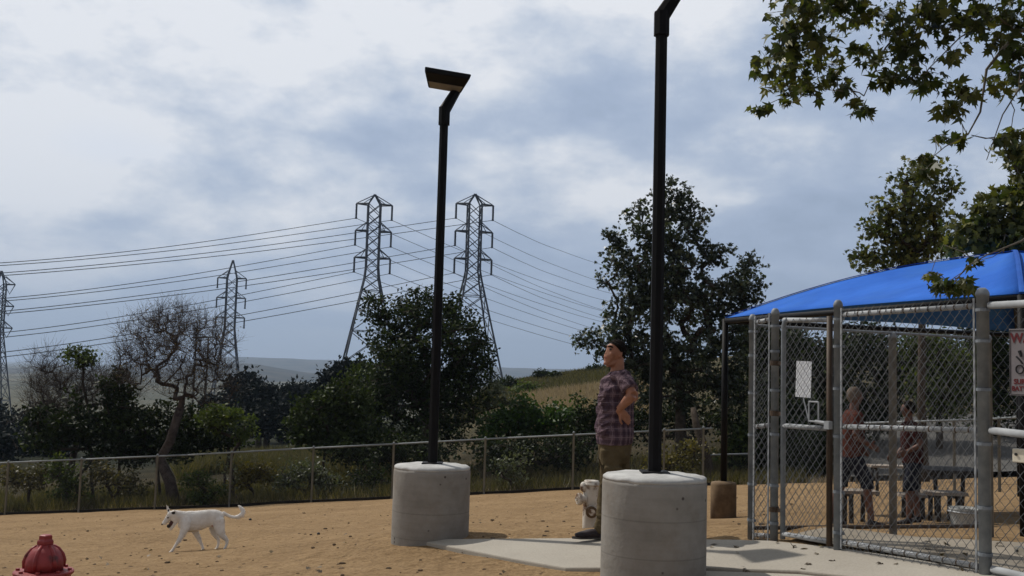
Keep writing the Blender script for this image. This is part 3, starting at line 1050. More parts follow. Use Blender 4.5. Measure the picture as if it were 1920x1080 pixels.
def panel(root, a, b, px_a, px_b, rails, mesh=(0.0, 1.0), off=0.03, rr=0.019, inset=0.05, matw=M_wire, wire=0.0022, pitch=0.036):
    """rails: list of (py at a, py at b)"""
    ea = (b - a)[:2]
    L = np.linalg.norm(ea)
    ea = ea / L
    A2 = a[:2] + ea * inset
    B2_ = b[:2] - ea * inset
    zs = []
    for (ya, yb) in rails:
        za = P(px_a, ya, A2[1])[2]
        zb = P(px_b, yb, B2_[1])[2]
        zs.append((za, zb))
        rail_mesh((A2[0], A2[1], za), (B2_[0], B2_[1], zb), rr).build('rail', M_galvb, root, smooth=True)
    za1, zb1 = zs[0]
    za0, zb0 = zs[-1]
    za1 += 0.05; zb1 += 0.05; za0 -= 0.05; zb0 -= 0.05
    V, F = zigzag_fence(A2, B2_, (za1 - za0, zb1 - zb0), za0, zb0, pitch, wire, off)
    np_mesh('wire_mesh', V, F, 4, matw, root)
    # tie wires round the middle rails
    for (za, zb) in zs:
        nT = max(2, int(L / 0.11))
        for k in range(nT):
            t = (k + 0.5) / nT
            c = A2 + (B2_ - A2) * t
            z = za + (zb - za) * t
            d = np.array([B2_[0] - A2[0], B2_[1] - A2[1], zb - za])
            MB().lathe([(rr * 1.14, -0.005), (rr * 1.14, 0.005)], (c[0], c[1], z), 8, align(d)).build('tie_wire', M_rustpost, root)
    # tension bars at each end
    for c, z0, z1 in ((A2, za0, za1), (B2_, zb0, zb1)):
        c = c + nout * 0.02
        MB().box((c[0], c[1], (z0 + z1) / 2), (0.014, 0.006, z1 - z0), rotz(math.atan2(e[1], e[0]))).build('tension_bar', M_galvb, root)


OFF = 0.032 * off_sign
panel(fr, PA, PB, 1413, 1446, [(604, 599), (800, 797), (1003, 1005)], off=OFF)
panel(fr, PC, PD, 1578, 1838, [(590, 574), (800, 807), (1016, 1062)], off=OFF)
pe = to_px(np.array([PE[0], PE[1], tz[3] - 0.1]))
def z_ext(py0, py1):
    return py0
# last panel runs out of the frame; the mesh hangs on the inner side of its rails
A2 = PD[:2] + e * 0.05
def rz(py):
    return P(1856, py, A2[1])[2]
E2 = PE[:2] - e * 0.05
zr = []
q1920 = PD + (PE - PD) * ((PD[1] - 6.36) / (PD[1] - PE[1]))
for ya, yb in ((573, 570), (807, 814), (1067, 1081)):
    za = rz(ya)
    zq = P(1920, yb, q1920[1])[2]
    tq = np.linalg.norm(q1920[:2] - A2) / np.linalg.norm(E2 - A2)
    zb = za + (zq - za) / tq
    zb = za + np.clip(zb - za, -0.25, 0.25)
    zr.append((za, zb))
    rail_mesh((A2[0], A2[1], za), (E2[0], E2[1], zb), 0.024).build('rail', M_galvb, fr, smooth=True)
V, F = zigzag_fence(A2, E2, (zr[0][0] - zr[2][0] + 0.06, zr[0][1] - zr[2][1] + 0.06), zr[2][0] - 0.03, zr[2][1] - 0.03, 0.036, 0.0022, -OFF)
np_mesh('wire_mesh', V, F, 4, M_wire, fr)

_i0 = PB[:2] - nout * 0.12
_i1 = PE[:2] - nout * 0.12
draped('enclosure_pad', lambda u, v: tuple(_i0 + (_i1 - _i0) * u - nout * v * (0.5 + 1.3 * u)), 30, 12, M_slab2, 0.045)
# --- gate leaf hung on post B
def gate():
    g0 = PB[:2] + e * 0.10
    g1 = PC[:2] - e * 0.085
    zb0 = P(1470, 1001, g0[1])[2]
    zb1 = P(1555, 1016, g1[1])[2]
    zt0 = P(1468, 600, g0[1])[2]
    zt1 = P(1555, 593, g1[1])[2]
    root = thing('chain_link_gate', 'closed chain link gate leaf with one dark stile and a paper notice on it', 'gate', (g0[0], g0[1], zb0))
    MB().tube([(g0[0], g0[1], zb0 - 0.04), (g0[0], g0[1], zt0 - 0.05), (g0[0] + e[0] * 0.015, g0[1] + e[1] * 0.015, zt0 - 0.01), (g0[0] + e[0] * 0.05, g0[1] + e[1] * 0.05, zt0 + 0.005)], 0.021, 10).build('hinge_stile', M_galv, root, smooth=True)
    MB().tube([(g1[0], g1[1], zb1 - 0.03), (g1[0], g1[1], zt1)], 0.024, 10).build('latch_stile', M_rustpost, root, smooth=True)
    zm0 = P(1468, 798, g0[1])[2]
    zm1 = P(1552, 804, g1[1])[2]
    for n_, za, zb in (('top_rail', zt0, zt1 - 0.03), ('middle_rail', zm0, zm1), ('bottom_rail', zb0, zb1)):
        rail_mesh((g0[0], g0[1], za), (g1[0], g1[1], zb), 0.019).build(n_, M_galvb, root, smooth=True)
    V, F = zigzag_fence(g0 + e * 0.03, g1 - e * 0.03, (zt0 - zb0, zt1 - zb1), zb0, zb1, 0.036, 0.0022, OFF * 0.85)
    np_mesh('wire_mesh', V, F, 4, M_wire, root)
    # latch: square frame, fork and drop
    k = PC[:2] - e * 0.20 + nout * 0.05
    zc = P(1535, 772, k[1])[2]
    lt = MB()
    ex = np.array([e[0], e[1], 0])
    kk = np.array([k[0], k[1], zc])
    w_, h_ = 0.05, 0.075
    ring = [kk - ex * w_ + (0, 0, h_), kk + ex * w_ + (0, 0, h_), kk + ex * w_ - (0, 0, h_), kk - ex * w_ - (0, 0, h_), kk - ex * w_ + (0, 0, h_)]
    for a, b in zip(ring[:-1], ring[1:]):
        lt.tube([a, b], 0.006, 6)
    lt.tube([kk - ex * w_ - (0, 0, h_), kk - ex * 0.11 + (0, 0, 0.10)], 0.005, 6)
    lt.tube([kk + ex * 0.02 - (0, 0, h_), kk + ex * 0.17 - (0, 0, h_ + 0.01)], 0.014, 8)
    lt.box(kk + ex * 0.15 - (0, 0, h_ + 0.02), (0.05, 0.04, 0.06), rotz(math.atan2(e[1], e[0])))
    lt.build('latch', M_galvb, root)
    for z in (zb0 + 0.18, zb0 + 0.95, zt0 - 0.35):
        h = MB()
        h.lathe([(0.04, z - 0.02), (0.04, z + 0.02)], (PB[0], PB[1], 0), 14)
        h.box((PB[0] + e[0] * 0.06, PB[1] + e[1] * 0.06, z), (0.09, 0.02, 0.03), rotz(math.atan2(e[1], e[0])))
        h.build('hinge', M_rustpost, root)
    # notice
    c = P(1504, 711, (g0[1] + (g1[1] - g0[1]) * 0.42))
    t = np.array([c[0] - nout[0] * 0.015, c[1] - nout[1] * 0.015, c[2]])
    Rn = rotz(math.atan2(e[1], e[0])) @ np.array(Matrix.Rotation(math.radians(2), 3, 'Y'))
    npn = MB().box(t, (0.165, 0.003, 0.285), Rn)
    o = npn.build('paper_notice', M_paper, org=t)
    set_props(o, 'blank looking white paper notice in a sleeve tied to the enclosure gate', 'notice')


gate()

# --- inner fence of the double gate, running from post A to the right
I0 = PA.copy()
I2 = np.array([4.62, 9.80, 0.0])
I2[2] = gz(I2[0], I2[1])
tI = 0.545
def on_inner(t):
    p = I0 + (I2 - I0) * t
    p[2] = gz(p[0], p[1])
    return p
inner = thing('chain_link_fence', 'inner chain link fence seen through the mesh of the enclosure, with one grey middle post', 'fence', on_inner(0.5))
for t in (0.56, 1.0):
    p = on_inner(t)
    zt = P(1668, 630, p[1])[2] if t < 1 else P(1836, 634, p[1])[2]
    post_mesh(p[0], p[1], p[2] - 0.1, zt, 0.034 if t < 1 else 0.03).build('post', M_galv, inner, smooth=True)
zt0 = P(1415, 610, I0[1])[2]
zt1 = P(1836, 634, I2[1])[2]
rail_mesh((I0[0], I0[1], zt0), (I2[0], I2[1], zt1), 0.012).build('rail', M_galv, inner, smooth=True)
rail_mesh((I0[0], I0[1], I0[2] + 0.10), (I2[0], I2[1], I2[2] + 0.12), 0.018).build('rail', M_rustpost, inner, smooth=True)
V, F = zigzag_fence(I0 + (I2 - I0) * 0.02, I2, (zt0 - I0[2] - 0.03, zt1 - I2[2] - 0.03), I0[2] + 0.06, I2[2] + 0.06, 0.036, 0.0017, -0.02)
np_mesh('wire_mesh', V, F, 4, M_wirefar, inner)

# --- long boundary fence
def long_fence(name, label, pts, h, post_xs, top_only=True, r_post=0.03, pitch=0.04, edging=True, matp=M_postfar):
    root = thing(name, label, 'fence', (pts[0][0], pts[0][1], gz(pts[0][0], pts[0][1])))
    tot = MB()
    Vs, Fs, c = [], [], 0
    for a, b in zip(pts[:-1], pts[1:]):
        n = max(1, int(np.linalg.norm(np.array(b) - a) / 3))
        for k in range(n):
            p = np.array(a) + (np.array(b) - a) * k / n
            q = np.array(a) + (np.array(b) - a) * (k + 1) / n
            zp, zq = gz(*p), gz(*q)
            tot.tube([(p[0], p[1], zp + h), (q[0], q[1], zq + h)], 0.024, 8)
            V, F = zigzag_fence(p, q, (h, h), zp + 0.04, zq + 0.04, pitch, 0.0016, -0.03)
            Vs.append(V)
            Fs.append(F + c)
            c += len(V)
    tot.build('top_rail', matp, root, smooth=True)
    np_mesh('wire_mesh', np.concatenate(Vs), np.concatenate(Fs), 4, M_wirefar, root)
    for p in post_xs:
        z = gz(*p)
        post_mesh(p[0], p[1], z - 0.1, z + h + 0.03, r_post).build('post', matp, root, smooth=True)
    if edging:
        eb = MB()
        for a, b in zip(pts[:-1], pts[1:]):
            n = max(1, int(np.linalg.norm(np.array(b) - a) / 1.5))
            for k in range(n):
                p = np.array(a) + (np.array(b) - a) * k / n
                q = np.array(a) + (np.array(b) - a) * (k + 1) / n
                eb.tube([(p[0], p[1] + 0.02, gz(*p) + 0.02), (q[0], q[1] + 0.02, gz(*q) + 0.02)], [(0.09, 0.04)] * 2, 4, ref=(0, 0, 1), phase=math.pi / 4)
        eb.build('edging_board', M_edging, root)
    return root


def fp(px):
    """point on the boundary fence line seen at column px"""
    xs = np.linspace(-24, 12, 2000)
    ys = fence_y(xs)
    zs = ground(xs, ys)
    q = np.stack([xs, ys, zs], -1) - CAM
    u = 960 + FPX * (q @ _R) / (q @ _F)
    i = np.argmin(abs(u - px))
    return (float(xs[i]), float(ys[i]))


cols = [-130, 9, 147, 290, 430, 584, 735, 907, 1073, 1244, 1318]
long_fence('boundary_fence', 'long low chain link boundary fence across the back of the sand yard', [(-24.0, float(fence_y(-24.0))), (-15.0, 29.6), (0.0, 27.75), fp(1335)], 1.5, [fp(c) for c in cols])
fa = at(1600, 25.5)
fb_ = at(1836, 21.2)
fc = at(2050, 20.2)
long_fence('boundary_fence', 'far chain link fence climbing to the right behind the picnic tables', [(fa[0], fa[1]), (fb_[0], fb_[1]), (fc[0], fc[1])], 1.5, [(at(1606, 25.4)[0], 25.4), (at(1790, 22.0)[0], 22.0), (fb_[0] + 0.4, fb_[1] - 0.05)], edging=False)
ga = at(1318, 28.6)
gb = at(1412, 28.6)
long_fence('low_fence', 'short lower stretch of dark fence between the tree and the enclosure', [(ga[0], ga[1]), (gb[0], gb[1])], 0.82, [(ga[0], ga[1]), (gb[0], gb[1])], edging=False)

# ------------------------------------------------------------------ sign and electrical box
def text_mesh(name, body, size, mat, parent, pos, right, up, extrude=0.001):
    cu = bpy.data.curves.new(name, 'FONT')
    cu.body = body
    cu.size = size
    cu.extrude = extrude
    cu.offset = size * 0.03
    cu.space_character = 1.02
    to = bpy.data.objects.new(name, cu)
    COL.objects.link(to)
    bpy.context.view_layer.update()
    me = bpy.data.meshes.new_from_object(to.evaluated_get(bpy.context.evaluated_depsgraph_get()))
    bpy.data.objects.remove(to)
    r = np.array(right, float); r /= np.linalg.norm(r)
    u = np.array(up, float)
    n = np.cross(r, u)
    for v in me.vertices:
        w_ = np.array(pos) + r * v.co.x + u * v.co.y + n * v.co.z - ORG[parent]
        v.co = Vector(w_)
    return link_mesh(name, me, mat, parent)


def sign():
    Y = 6.42
    L = P(1893, 680, Y)
    tl = P(1893, 617, Y)
    bl = P(1893, 741, Y)
    wd = 0.30
    ex = np.array([e[0], e[1], 0])
    h = tl[2] - bl[2]
    ce = L + ex * wd / 2
    ce[2] = (tl[2] + bl[2]) / 2
    n3 = np.array([nout[0], nout[1], 0])
    root = thing('warning_sign', 'grey warning sign with red lettering wired to the mesh at the right edge', 'sign', ce)
    Rn = rotz(math.atan2(e[1], e[0]))
    MB().box(ce, (wd, 0.004, h), Rn).build('sign_plate', M_signw, root, bevel=0.001)
    o_ = ce + n3 * 0.004
    bd = MB()
    x0 = -wd / 2 + 0.006
    t_ = 0.003
    for a, b in ((np.array([x0, 0, h / 2 - .008]), np.array([-x0, 0, h / 2 - .008])), (np.array([x0, 0, -h / 2 + .008]), np.array([-x0, 0, -h / 2 + .008])), (np.array([x0, 0, h / 2 - .008]), np.array([x0, 0, -h / 2 + .008])), (np.array([-x0, 0, h / 2 - .008]), np.array([-x0, 0, -h / 2 + .008]))):
        A = o_ + ex * a[0] + np.array([0, 0, a[2]])
        B = o_ + ex * b[0] + np.array([0, 0, b[2]])
        bd.tube([A, B], 0.0022, 4)
    bd.build('border', M_signk, root)
    left = o_ - ex * wd / 2
    text_mesh('lettering', 'WARNING', 0.082, M_signr, root, left + ex * 0.012 + np.array([0, 0, h / 2 - 0.085]), ex, (0, 0, 1))
    text_mesh('lettering', 'SURF', 0.044, M_signr, root, left + ex * 0.030 + np.array([0, 0, -h / 2 + 0.072]), ex, (0, 0, 1))
    text_mesh('lettering', 'BATTERY', 0.040, M_signr, root, left + ex * 0.016 + np.array([0, 0, -h / 2 + 0.030]), ex, (0, 0, 1))
    # black pictogram, only its left end is in the photograph
    pg = MB()
    z = np.array([0, 0, 1.0])
    c0 = left + ex * 0.072 + z * 0.0
    Rr = align(n3)
    for k in range(14):
        a0, a1 = 2 * math.pi * k / 14, 2 * math.pi * (k + 1) / 14
        pg.tube([c0 + ex * math.cos(a0) * 0.026 + z * (math.sin(a0) * 0.026 - 0.045), c0 + ex * math.cos(a1) * 0.026 + z * (math.sin(a1) * 0.026 - 0.045)], 0.0045, 5)
    pg.tube([c0 + ex * -0.022 + z * 0.035, c0 + ex * 0.0 + z * 0.015, c0 + ex * 0.02 - z * 0.01], 0.006, 5)
    pg.tube([c0 + ex * 0.0 + z * 0.07, c0 + ex * 0.012 + z * 0.035], [0.012, 0.008], 6)
    pg.build('pictogram', M_signk, root)


sign()


def elec_box():
    c = P(1921, 855, 6.40)
    root = thing('electrical_box', 'cream metal electrical box on the mesh below the warning sign', 'electrical box', c)
    Rn = rotz(math.atan2(e[1], e[0]))
    MB().box(c, (0.13, 0.06, 0.085), Rn).build('cover', M_cream, root, bevel=0.006)
    k = c - np.array([e[0], e[1], 0]) * 0.035 + np.array([nout[0], nout[1], 0]) * 0.032 + np.array([0, 0, 0.008])
    MB().lathe([(0.009, -0.003), (0.009, 0.006)], k, 10, align((nout[0], nout[1], 0))).build('knockout', M_black, root)
    c2 = P(1922, 1034, 6.45)
    root = thing('electrical_box', 'small weathered cream box low down beside the bottom rail', 'electrical box', c2)
    MB().box(c2, (0.12, 0.05, 0.05), Rn).build('cover', M_cream, root, bevel=0.006)
    k = c2 - np.array([e[0], e[1], 0]) * 0.035 + np.array([nout[0], nout[1], 0]) * 0.028
    MB().lathe([(0.008, -0.003), (0.008, 0.005)], k, 10, align((nout[0], nout[1], 0))).build('knockout', M_black, root)


elec_box()
# ------------------------------------------------------------------ vegetation
LEAF_OVAL = (np.array([[0, 0, 0], [0.28, 0.4, 0.05], [0, 1.0, 0.0], [-0.28, 0.4, 0.05]]), [[0, 1, 2, 3]])
LEAF_LOBED = np.array([[0, 0, 0], [0.20, 0.02, 0.0], [0.52, 0.22, -0.05], [0.28, 0.30, 0.02], [0.40, 0.66, -0.05], [0.15, 0.52, 0.03], [0.0, 1.0, -0.08],
                       [-0.15, 0.52, 0.03], [-0.40, 0.66, -0.05], [-0.28, 0.30, 0.02], [-0.52, 0.22, -0.05], [-0.20, 0.02, 0.0]])


def rand_rot(n, rng, up=0.5, droop=None):
    nrm = rng.normal(size=(n, 3))
    nrm /= np.linalg.norm(nrm, axis=1)[:, None]
    nrm[:, 2] = nrm[:, 2] + up
    nrm /= np.linalg.norm(nrm, axis=1)[:, None]
    t = rng.normal(size=(n, 3))
    if droop is not None:
        t = t * 0.55 + np.array([0, 0, -droop])
    t = t - nrm * (t * nrm).sum(1)[:, None]
    t /= np.linalg.norm(t, axis=1)[:, None] + 1e-9
    b = np.cross(t, nrm)
    return b, t, nrm


def leaves(name, C, size, mat, parent=None, org=None, tint=None, rng=None, lobed=False, up=0.5, droop=None, asp=1.0):
    rng = rng or np.random.default_rng(3)
    n = len(C)
    tpl = LEAF_LOBED if lobed else LEAF_OVAL[0]
    b, t, nr = rand_rot(n, rng, up, droop)
    s = np.asarray(size) * np.ones(n)
    V = C[:, None, :] + (tpl[None, :, 0:1] * b[:, None, :] * asp + (tpl[None, :, 1:2]) * t[:, None, :] + tpl[None, :, 2:3] * nr[:, None, :]) * s[:, None, None]
    k = len(tpl)
    if lobed:      # every leaf curls, folds and narrows its own way
        cu = rng.normal(size=n) * 0.35
        fo = rng.normal(size=n) * 0.5
        ax = (0.75 + 0.45 * rng.random(n)) * asp
        x = tpl[None, :, 0] * ax[:, None]
        y = np.repeat(tpl[None, :, 1], n, 0)
        z = tpl[None, :, 2] * 1.5 + cu[:, None] * y ** 2 + fo[:, None] * abs(x)
        V = C[:, None, :] + (x[..., None] * b[:, None, :] + y[..., None] * t[:, None, :] + z[..., None] * nr[:, None, :]) * s[:, None, None]
    F = np.arange(n * k).reshape(n, k)
    if tint is None:
        tint = rng.random(n)
    return np_mesh(name, V.reshape(-1, 3), F, k, mat, parent, org, tint=tint)


def skeleton(base_pts, targets, r_tip, rng, r_base=None, expo=0.45, wob=0.10, sides=5):
    """nearest-node growth: returns an MB of tapered limbs and the twig directions"""
    nodes = [np.array(p, float) for p in base_pts]
    par = [-1] + list(range(len(nodes) - 1))
    fork = nodes[-1]
    order = np.argsort(np.linalg.norm(targets - fork, axis=1))
    nb = len(nodes)
    tipn = []
    for i in order:
        T = targets[i]
        N = np.array(nodes)
        d = np.linalg.norm(N - T, axis=1)
        # prefer nodes nearer the trunk and below the target
        pen = d + 0.35 * np.maximum(0, N[:, 2] - T[2])
        pen[:max(0, nb - 2)] += 0.6 * d.mean()
        j = int(np.argmin(pen))
        L = np.linalg.norm(T - N[j])
        seg = max(1, min(5, int(L / (0.35 + 0.08 * d.mean()))))
        prev = j
        for k in range(1, seg + 1):
            t = k / seg
            q = N[j] + (T - N[j]) * t
            if k < seg:
                q = q + rng.normal(size=3) * L * wob * 0.5 + np.array([0, 0, L * 0.04 * math.sin(math.pi * t)])
            nodes.append(q)
            par.append(prev)
            prev = len(nodes) - 1
        tipn.append(prev)
    cnt = np.zeros(len(nodes))
    for tn in tipn:
        k = tn
        while k >= 0:
            cnt[k] += 1
            k = par[k]
    rad = r_tip * np.maximum(cnt, 1) ** expo
    if r_base is not None:
        for k in range(nb):
            rad[k] = r_base * (1 - 0.35 * k / max(1, nb - 1))
        rad = np.minimum(rad, r_base)
    mb = MB()
    mb.tube(nodes[:nb], list(rad[:nb]), 9)
    for k in range(nb, len(nodes)):
        p = par[k]
        ra = min(rad[p], rad[k] * 1.35)
        sd = sides if rad[k] > r_tip * 1.6 else 3
        mb.tube([nodes[p], nodes[k]], [ra, rad[k]], sd, cap=False)
    return mb, [nodes[par[t]] for t in tipn], [nodes[t] for t in tipn]


def blob_targets(blobs, n, rng, inner=2.4):
    """blobs: (centre, rx, ry, rz); clump centres biased outward"""
    wts = np.array([b[1] * b[3] for b in blobs])
    wts = wts / wts.sum()
    out = []
    seed = rng.random() * 50
    for b, w_ in zip(blobs, wts):
        k = max(2, int(round(n * w_)))
        d = rng.normal(size=(k, 3))
        d /= np.linalg.norm(d, axis=1)[:, None]
        r = rng.random(k) ** (1 / inner)
        f = np.array([0.74 + 0.5 * (noise.noise(Vector(v * 1.8) + Vector((seed, 0, 0))) + 0.5) for v in d])
        q = np.array(b[0]) + d * (r * f)[:, None] * np.array([b[1], b[2], b[3]])
        out.append(q)
    return np.concatenate(out)


def mk_blobs(lst, Y):
    """(px, py, rx px, rz px[, dY]) at depth Y -> world blobs"""
    out = []
    for b in lst:
        dy = b[4] if len(b) > 4 else 0
        c = P(b[0], b[1], Y + dy)
        s = (Y + dy) / FPX
        out.append((c, b[2] * s, max(b[2], b[3]) * s * 0.8, b[3] * s))
    return out


def tree(name, label, cat, base, fork, blobs, n_cl, m, leaf, mat, seed, r_base=0.2, r_tip=0.012, cl_r=0.35, bark=None, group=None, tint_bias=0.0, up=0.5, lobed=False, twigs=0, droop=None, lift=0.0, leaf_frac=1.0, mid=None, asp=1.0):
    rng = np.random.default_rng(seed)
    bark = bark or M_bark
    base = np.array(base, float)
    root = thing(name, label, cat, base, group)
    T = blob_targets(blobs, n_cl, rng)
    pts = [base - np.array([0, 0, 0.2]), base + (np.array(fork) - base) * 0.35 + rng.normal(size=3) * 0.03, np.array(fork, float)]
    if mid is not None:
        pts = [base - np.array([0, 0, 0.2])] + [np.array(q) for q in mid] + [np.array(fork, float)]
    mb, pa, tips = skeleton(pts, T, r_tip, rng, r_base)
    if twigs:
        for q, t in zip(pa, tips):
            d0 = (t - q)
            d0 /= np.linalg.norm(d0) + 1e-9
            for k in range(twigs):
                d = d0 * 0.55 + rng.normal(size=3) * 0.55 + np.array([0, 0, 0.45])
                d /= np.linalg.norm(d)
                L = cl_r * (0.7 + 0.9 * rng.random())
                st = q + (t - q) * (0.3 + 0.7 * rng.random())
                mid_ = st + d * L * 0.5 + rng.normal(size=3) * L * 0.06
                en = st + d * L + rng.normal(size=3) * L * 0.12
                mb.tube([st, mid_, en], [r_tip * 0.8, r_tip * 0.6, r_tip * 0.35], 3, cap=False)
    mb.build('trunk', bark, root, smooth=True)
    if m:
        tips = np.array(tips)
        if leaf_frac < 1:
            tips = tips[rng.random(len(tips)) < leaf_frac]
        k = len(tips) * m
        cid = np.repeat(np.arange(len(tips)), m)
        d = rng.normal(size=(k, 3))
        d /= np.linalg.norm(d, axis=1)[:, None]
        rr = rng.random(k) ** 0.55
        csz = cl_r * (0.6 + 0.8 * rng.random(len(tips)))[cid]
        C = tips[cid] + d * (rr * csz)[:, None] * np.array([1, 1, 0.75])
        ct = rng.random(len(tips))
        tint = np.clip(0.25 + 0.5 * ct[cid] + 0.45 * (rng.random(k) - 0.5) + tint_bias, 0, 1)
        leaves('crown', C, leaf * (0.65 + 0.7 * rng.random(k)), mat, root, rng=rng, tint=tint, lobed=lobed, up=up, droop=droop, asp=asp)
    return root


def bush(label, px, Y, pyb, blobs, n_cl, m, leaf, mat, seed, cat='shrub', name='shrub', cl_r=0.3, group=None, r_base=0.06, **kw):
    b = at(px, Y)
    B = mk_blobs(blobs, Y)
    f = np.array(B[0][0]) * 0.35 + b * 0.65
    return tree(name, label, cat, b, f, B, n_cl, m, leaf, mat, seed, r_base=r_base, r_tip=0.01, cl_r=cl_r, group=group, **kw)


# half-bare tree behind the fence, left of the middle
bA = at(332, 30.6)
forkA = P(338, 765, 31.0)
tree('bare_tree', 'half bare brown twigged tree with a leaning trunk behind the fence and the white dog', 'tree', bA, forkA,
     mk_blobs([(315, 620, 88, 52), (280, 650, 66, 55, 1), (365, 635, 60, 55, -1), (248, 680, 50, 50, 1), (405, 650, 34, 66, 0), (335, 700, 95, 55), (395, 715, 45, 50), (320, 600, 60, 30)], 31), 720, 4, 0.06, L_dry, 21,
     r_base=0.19, r_tip=0.0042, cl_r=0.42, bark=M_barkp, twigs=8, leaf_frac=0.9, mid=[P(318, 900, 30.8), P(300, 862, 31), P(318, 830, 31)], up=0.2)
bA2 = at(120, 33)
tree('bare_tree', 'wide grey twiggy bare tree at the left with no leaves on its outer twigs', 'tree', bA2, P(150, 800, 34),
     mk_blobs([(92, 700, 50, 45), (130, 735, 75, 50), (75, 730, 30, 55, 1), (175, 715, 62, 50), (225, 730, 52, 50, -1), (110, 770, 65, 40)], 34), 560, 1, 0.06, L_dry, 22,
     r_base=0.15, r_tip=0.0045, cl_r=0.5, bark=M_barkp, twigs=8)
# green clumps growing through them
def gb(label, px, Y, blobs, n, seed, mat=None, leaf=0.13, m=26, cl=0.34, **kw):
    return bush(label, px, Y, 0, blobs, n, m, leaf, mat or L_bush, seed, cl_r=cl, **kw)


G = 'bushes behind the boundary fence'
gb('slender green tree with one round leafy head rising through the bare tree at far left', 178, 33.5, [(150, 668, 26, 20), (140, 665, 14, 12), (165, 672, 14, 12)], 26, 31, L_bush, 0.12, 30, 0.3, name='sapling', cat='tree')
gb('green bush with a ragged top between the two bare trees', 225, 32.5, [(222, 715, 24, 24), (205, 735, 22, 22), (238, 740, 26, 26), (220, 780, 45, 40)], 60, 32, L_dark, 0.14, 30, 0.36)
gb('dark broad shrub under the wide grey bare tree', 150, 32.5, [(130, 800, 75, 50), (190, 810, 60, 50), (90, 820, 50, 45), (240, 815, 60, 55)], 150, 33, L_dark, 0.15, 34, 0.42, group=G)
gb('mottled green and brown shrub round the trunk of the leaning tree', 300, 33, [(290, 790, 55, 40), (340, 790, 50, 40), (380, 800, 50, 45), (300, 830, 70, 30), (245, 850, 50, 25)], 130, 34, L_dark, 0.14, 32, 0.4)
gb('bright green leafed shrub to the right of the leaning trunk', 425, 32, [(415, 778, 42, 24), (440, 790, 30, 20), (395, 790, 28, 22), (450, 812, 30, 16)], 55, 35, L_bush, 0.13, 30, 0.32, tint_bias=0.1)
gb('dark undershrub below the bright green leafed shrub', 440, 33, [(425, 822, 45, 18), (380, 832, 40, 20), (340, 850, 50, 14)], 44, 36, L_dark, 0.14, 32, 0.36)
# dense dark bush tree in the middle
bB = at(800, 36)
tree('bush_tree', 'dense dark bushy tree behind the fence, behind the farther lamp post', 'tree', bB, P(800, 780, 36.5),
     mk_blobs([(705, 585, 34, 32), (800, 585, 48, 48), (770, 580, 30, 34, 1), (845, 590, 34, 44), (870, 625, 46, 46, -1), (730, 640, 52, 50), (800, 670, 90, 70), (880, 690, 48, 52), (905, 672, 24, 36), (760, 720, 90, 60), (850, 750, 80, 60), (700, 740, 55, 60, 1), (800, 810, 110, 45), (740, 690, 60, 60, -1)], 37), 800, 34, 0.145, L_dark, 41,
     r_base=0.35, r_tip=0.012, cl_r=0.42, tint_bias=0.08)
gb('leafy shrub with green tips spreading left of the dense dark tree', 620, 34, [(580, 780, 42, 38), (620, 760, 44, 36), (655, 735, 36, 40), (600, 815, 62, 28), (560, 800, 30, 34), (665, 780, 50, 50), (640, 830, 70, 25)], 200, 42, L_dark, 0.15, 36, 0.4, tint_bias=0.25)
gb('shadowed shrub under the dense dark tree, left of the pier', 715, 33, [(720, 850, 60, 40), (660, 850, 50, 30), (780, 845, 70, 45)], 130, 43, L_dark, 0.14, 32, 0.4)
# leafy tree behind the man
bC = at(1275, 33)
tree('leafy_tree', 'tall ragged crowned leafy tree behind the man and the nearest lamp post', 'tree', bC, P(1275, 700, 33),
     mk_blobs([(1262, 372, 36, 38), (1285, 410, 42, 44), (1195, 405, 24, 28), (1215, 440, 34, 40), (1148, 448, 22, 22), (1160, 480, 32, 32), (1265, 470, 70, 55), (1180, 520, 52, 44), (1340, 480, 32, 32), (1405, 500, 26, 24), (1390, 535, 46, 34), (1340, 550, 60, 44),
              (1260, 570, 95, 55), (1190, 590, 62, 42), (1115, 638, 32, 20), (1150, 625, 34, 30), (1145, 660, 26, 22), (1200, 660, 70, 46), (1290, 660, 95, 55), (1365, 620, 52, 52), (1240, 720, 75, 45), (1330, 730, 80, 50), (1385, 700, 40, 60), (1410, 560, 26, 24), (1245, 520, 60, 50)], 33), 900, 22, 0.13, L_oak, 51,
     r_base=0.22, r_tip=0.010, cl_r=0.33, lobed=True)
gb('low thicket under the leafy tree behind the nearest pier', 1290, 34.5, [(1250, 780, 60, 40), (1320, 790, 70, 40), (1385, 780, 50, 60), (1200, 790, 50, 40)], 130, 52, L_dark, 0.14, 32, 0.42)
gb('dry brown bush seen through the fence between the lamp post and the enclosure', 1270, 28.6, [(1265, 865, 45, 26), (1300, 850, 34, 26), (1240, 885, 40, 20)], 60, 53, L_yel, 0.10, 26, 0.3)
gb('grey green bush beside the bent grey trunk at the end of the boundary fence', 1380, 31, [(1375, 850, 34, 40), (1395, 830, 28, 40)], 46, 54, L_bush, 0.12, 26, 0.32)
# leaning pale stem at the end of the fence
lb = at(1322, 28.4)
rt = thing('leaning_trunk', 'bare grey leaning trunk just behind the end of the boundary fence', 'tree', lb)
MB().tube([lb - (0, 0, .2), P(1330, 880, 28.5), P(1318, 830, 28.6), P(1306, 800, 28.8), P(1300, 765, 29)], [0.16, 0.14, 0.12, 0.11, 0.08], 9).build('trunk', M_bark, rt, smooth=True)
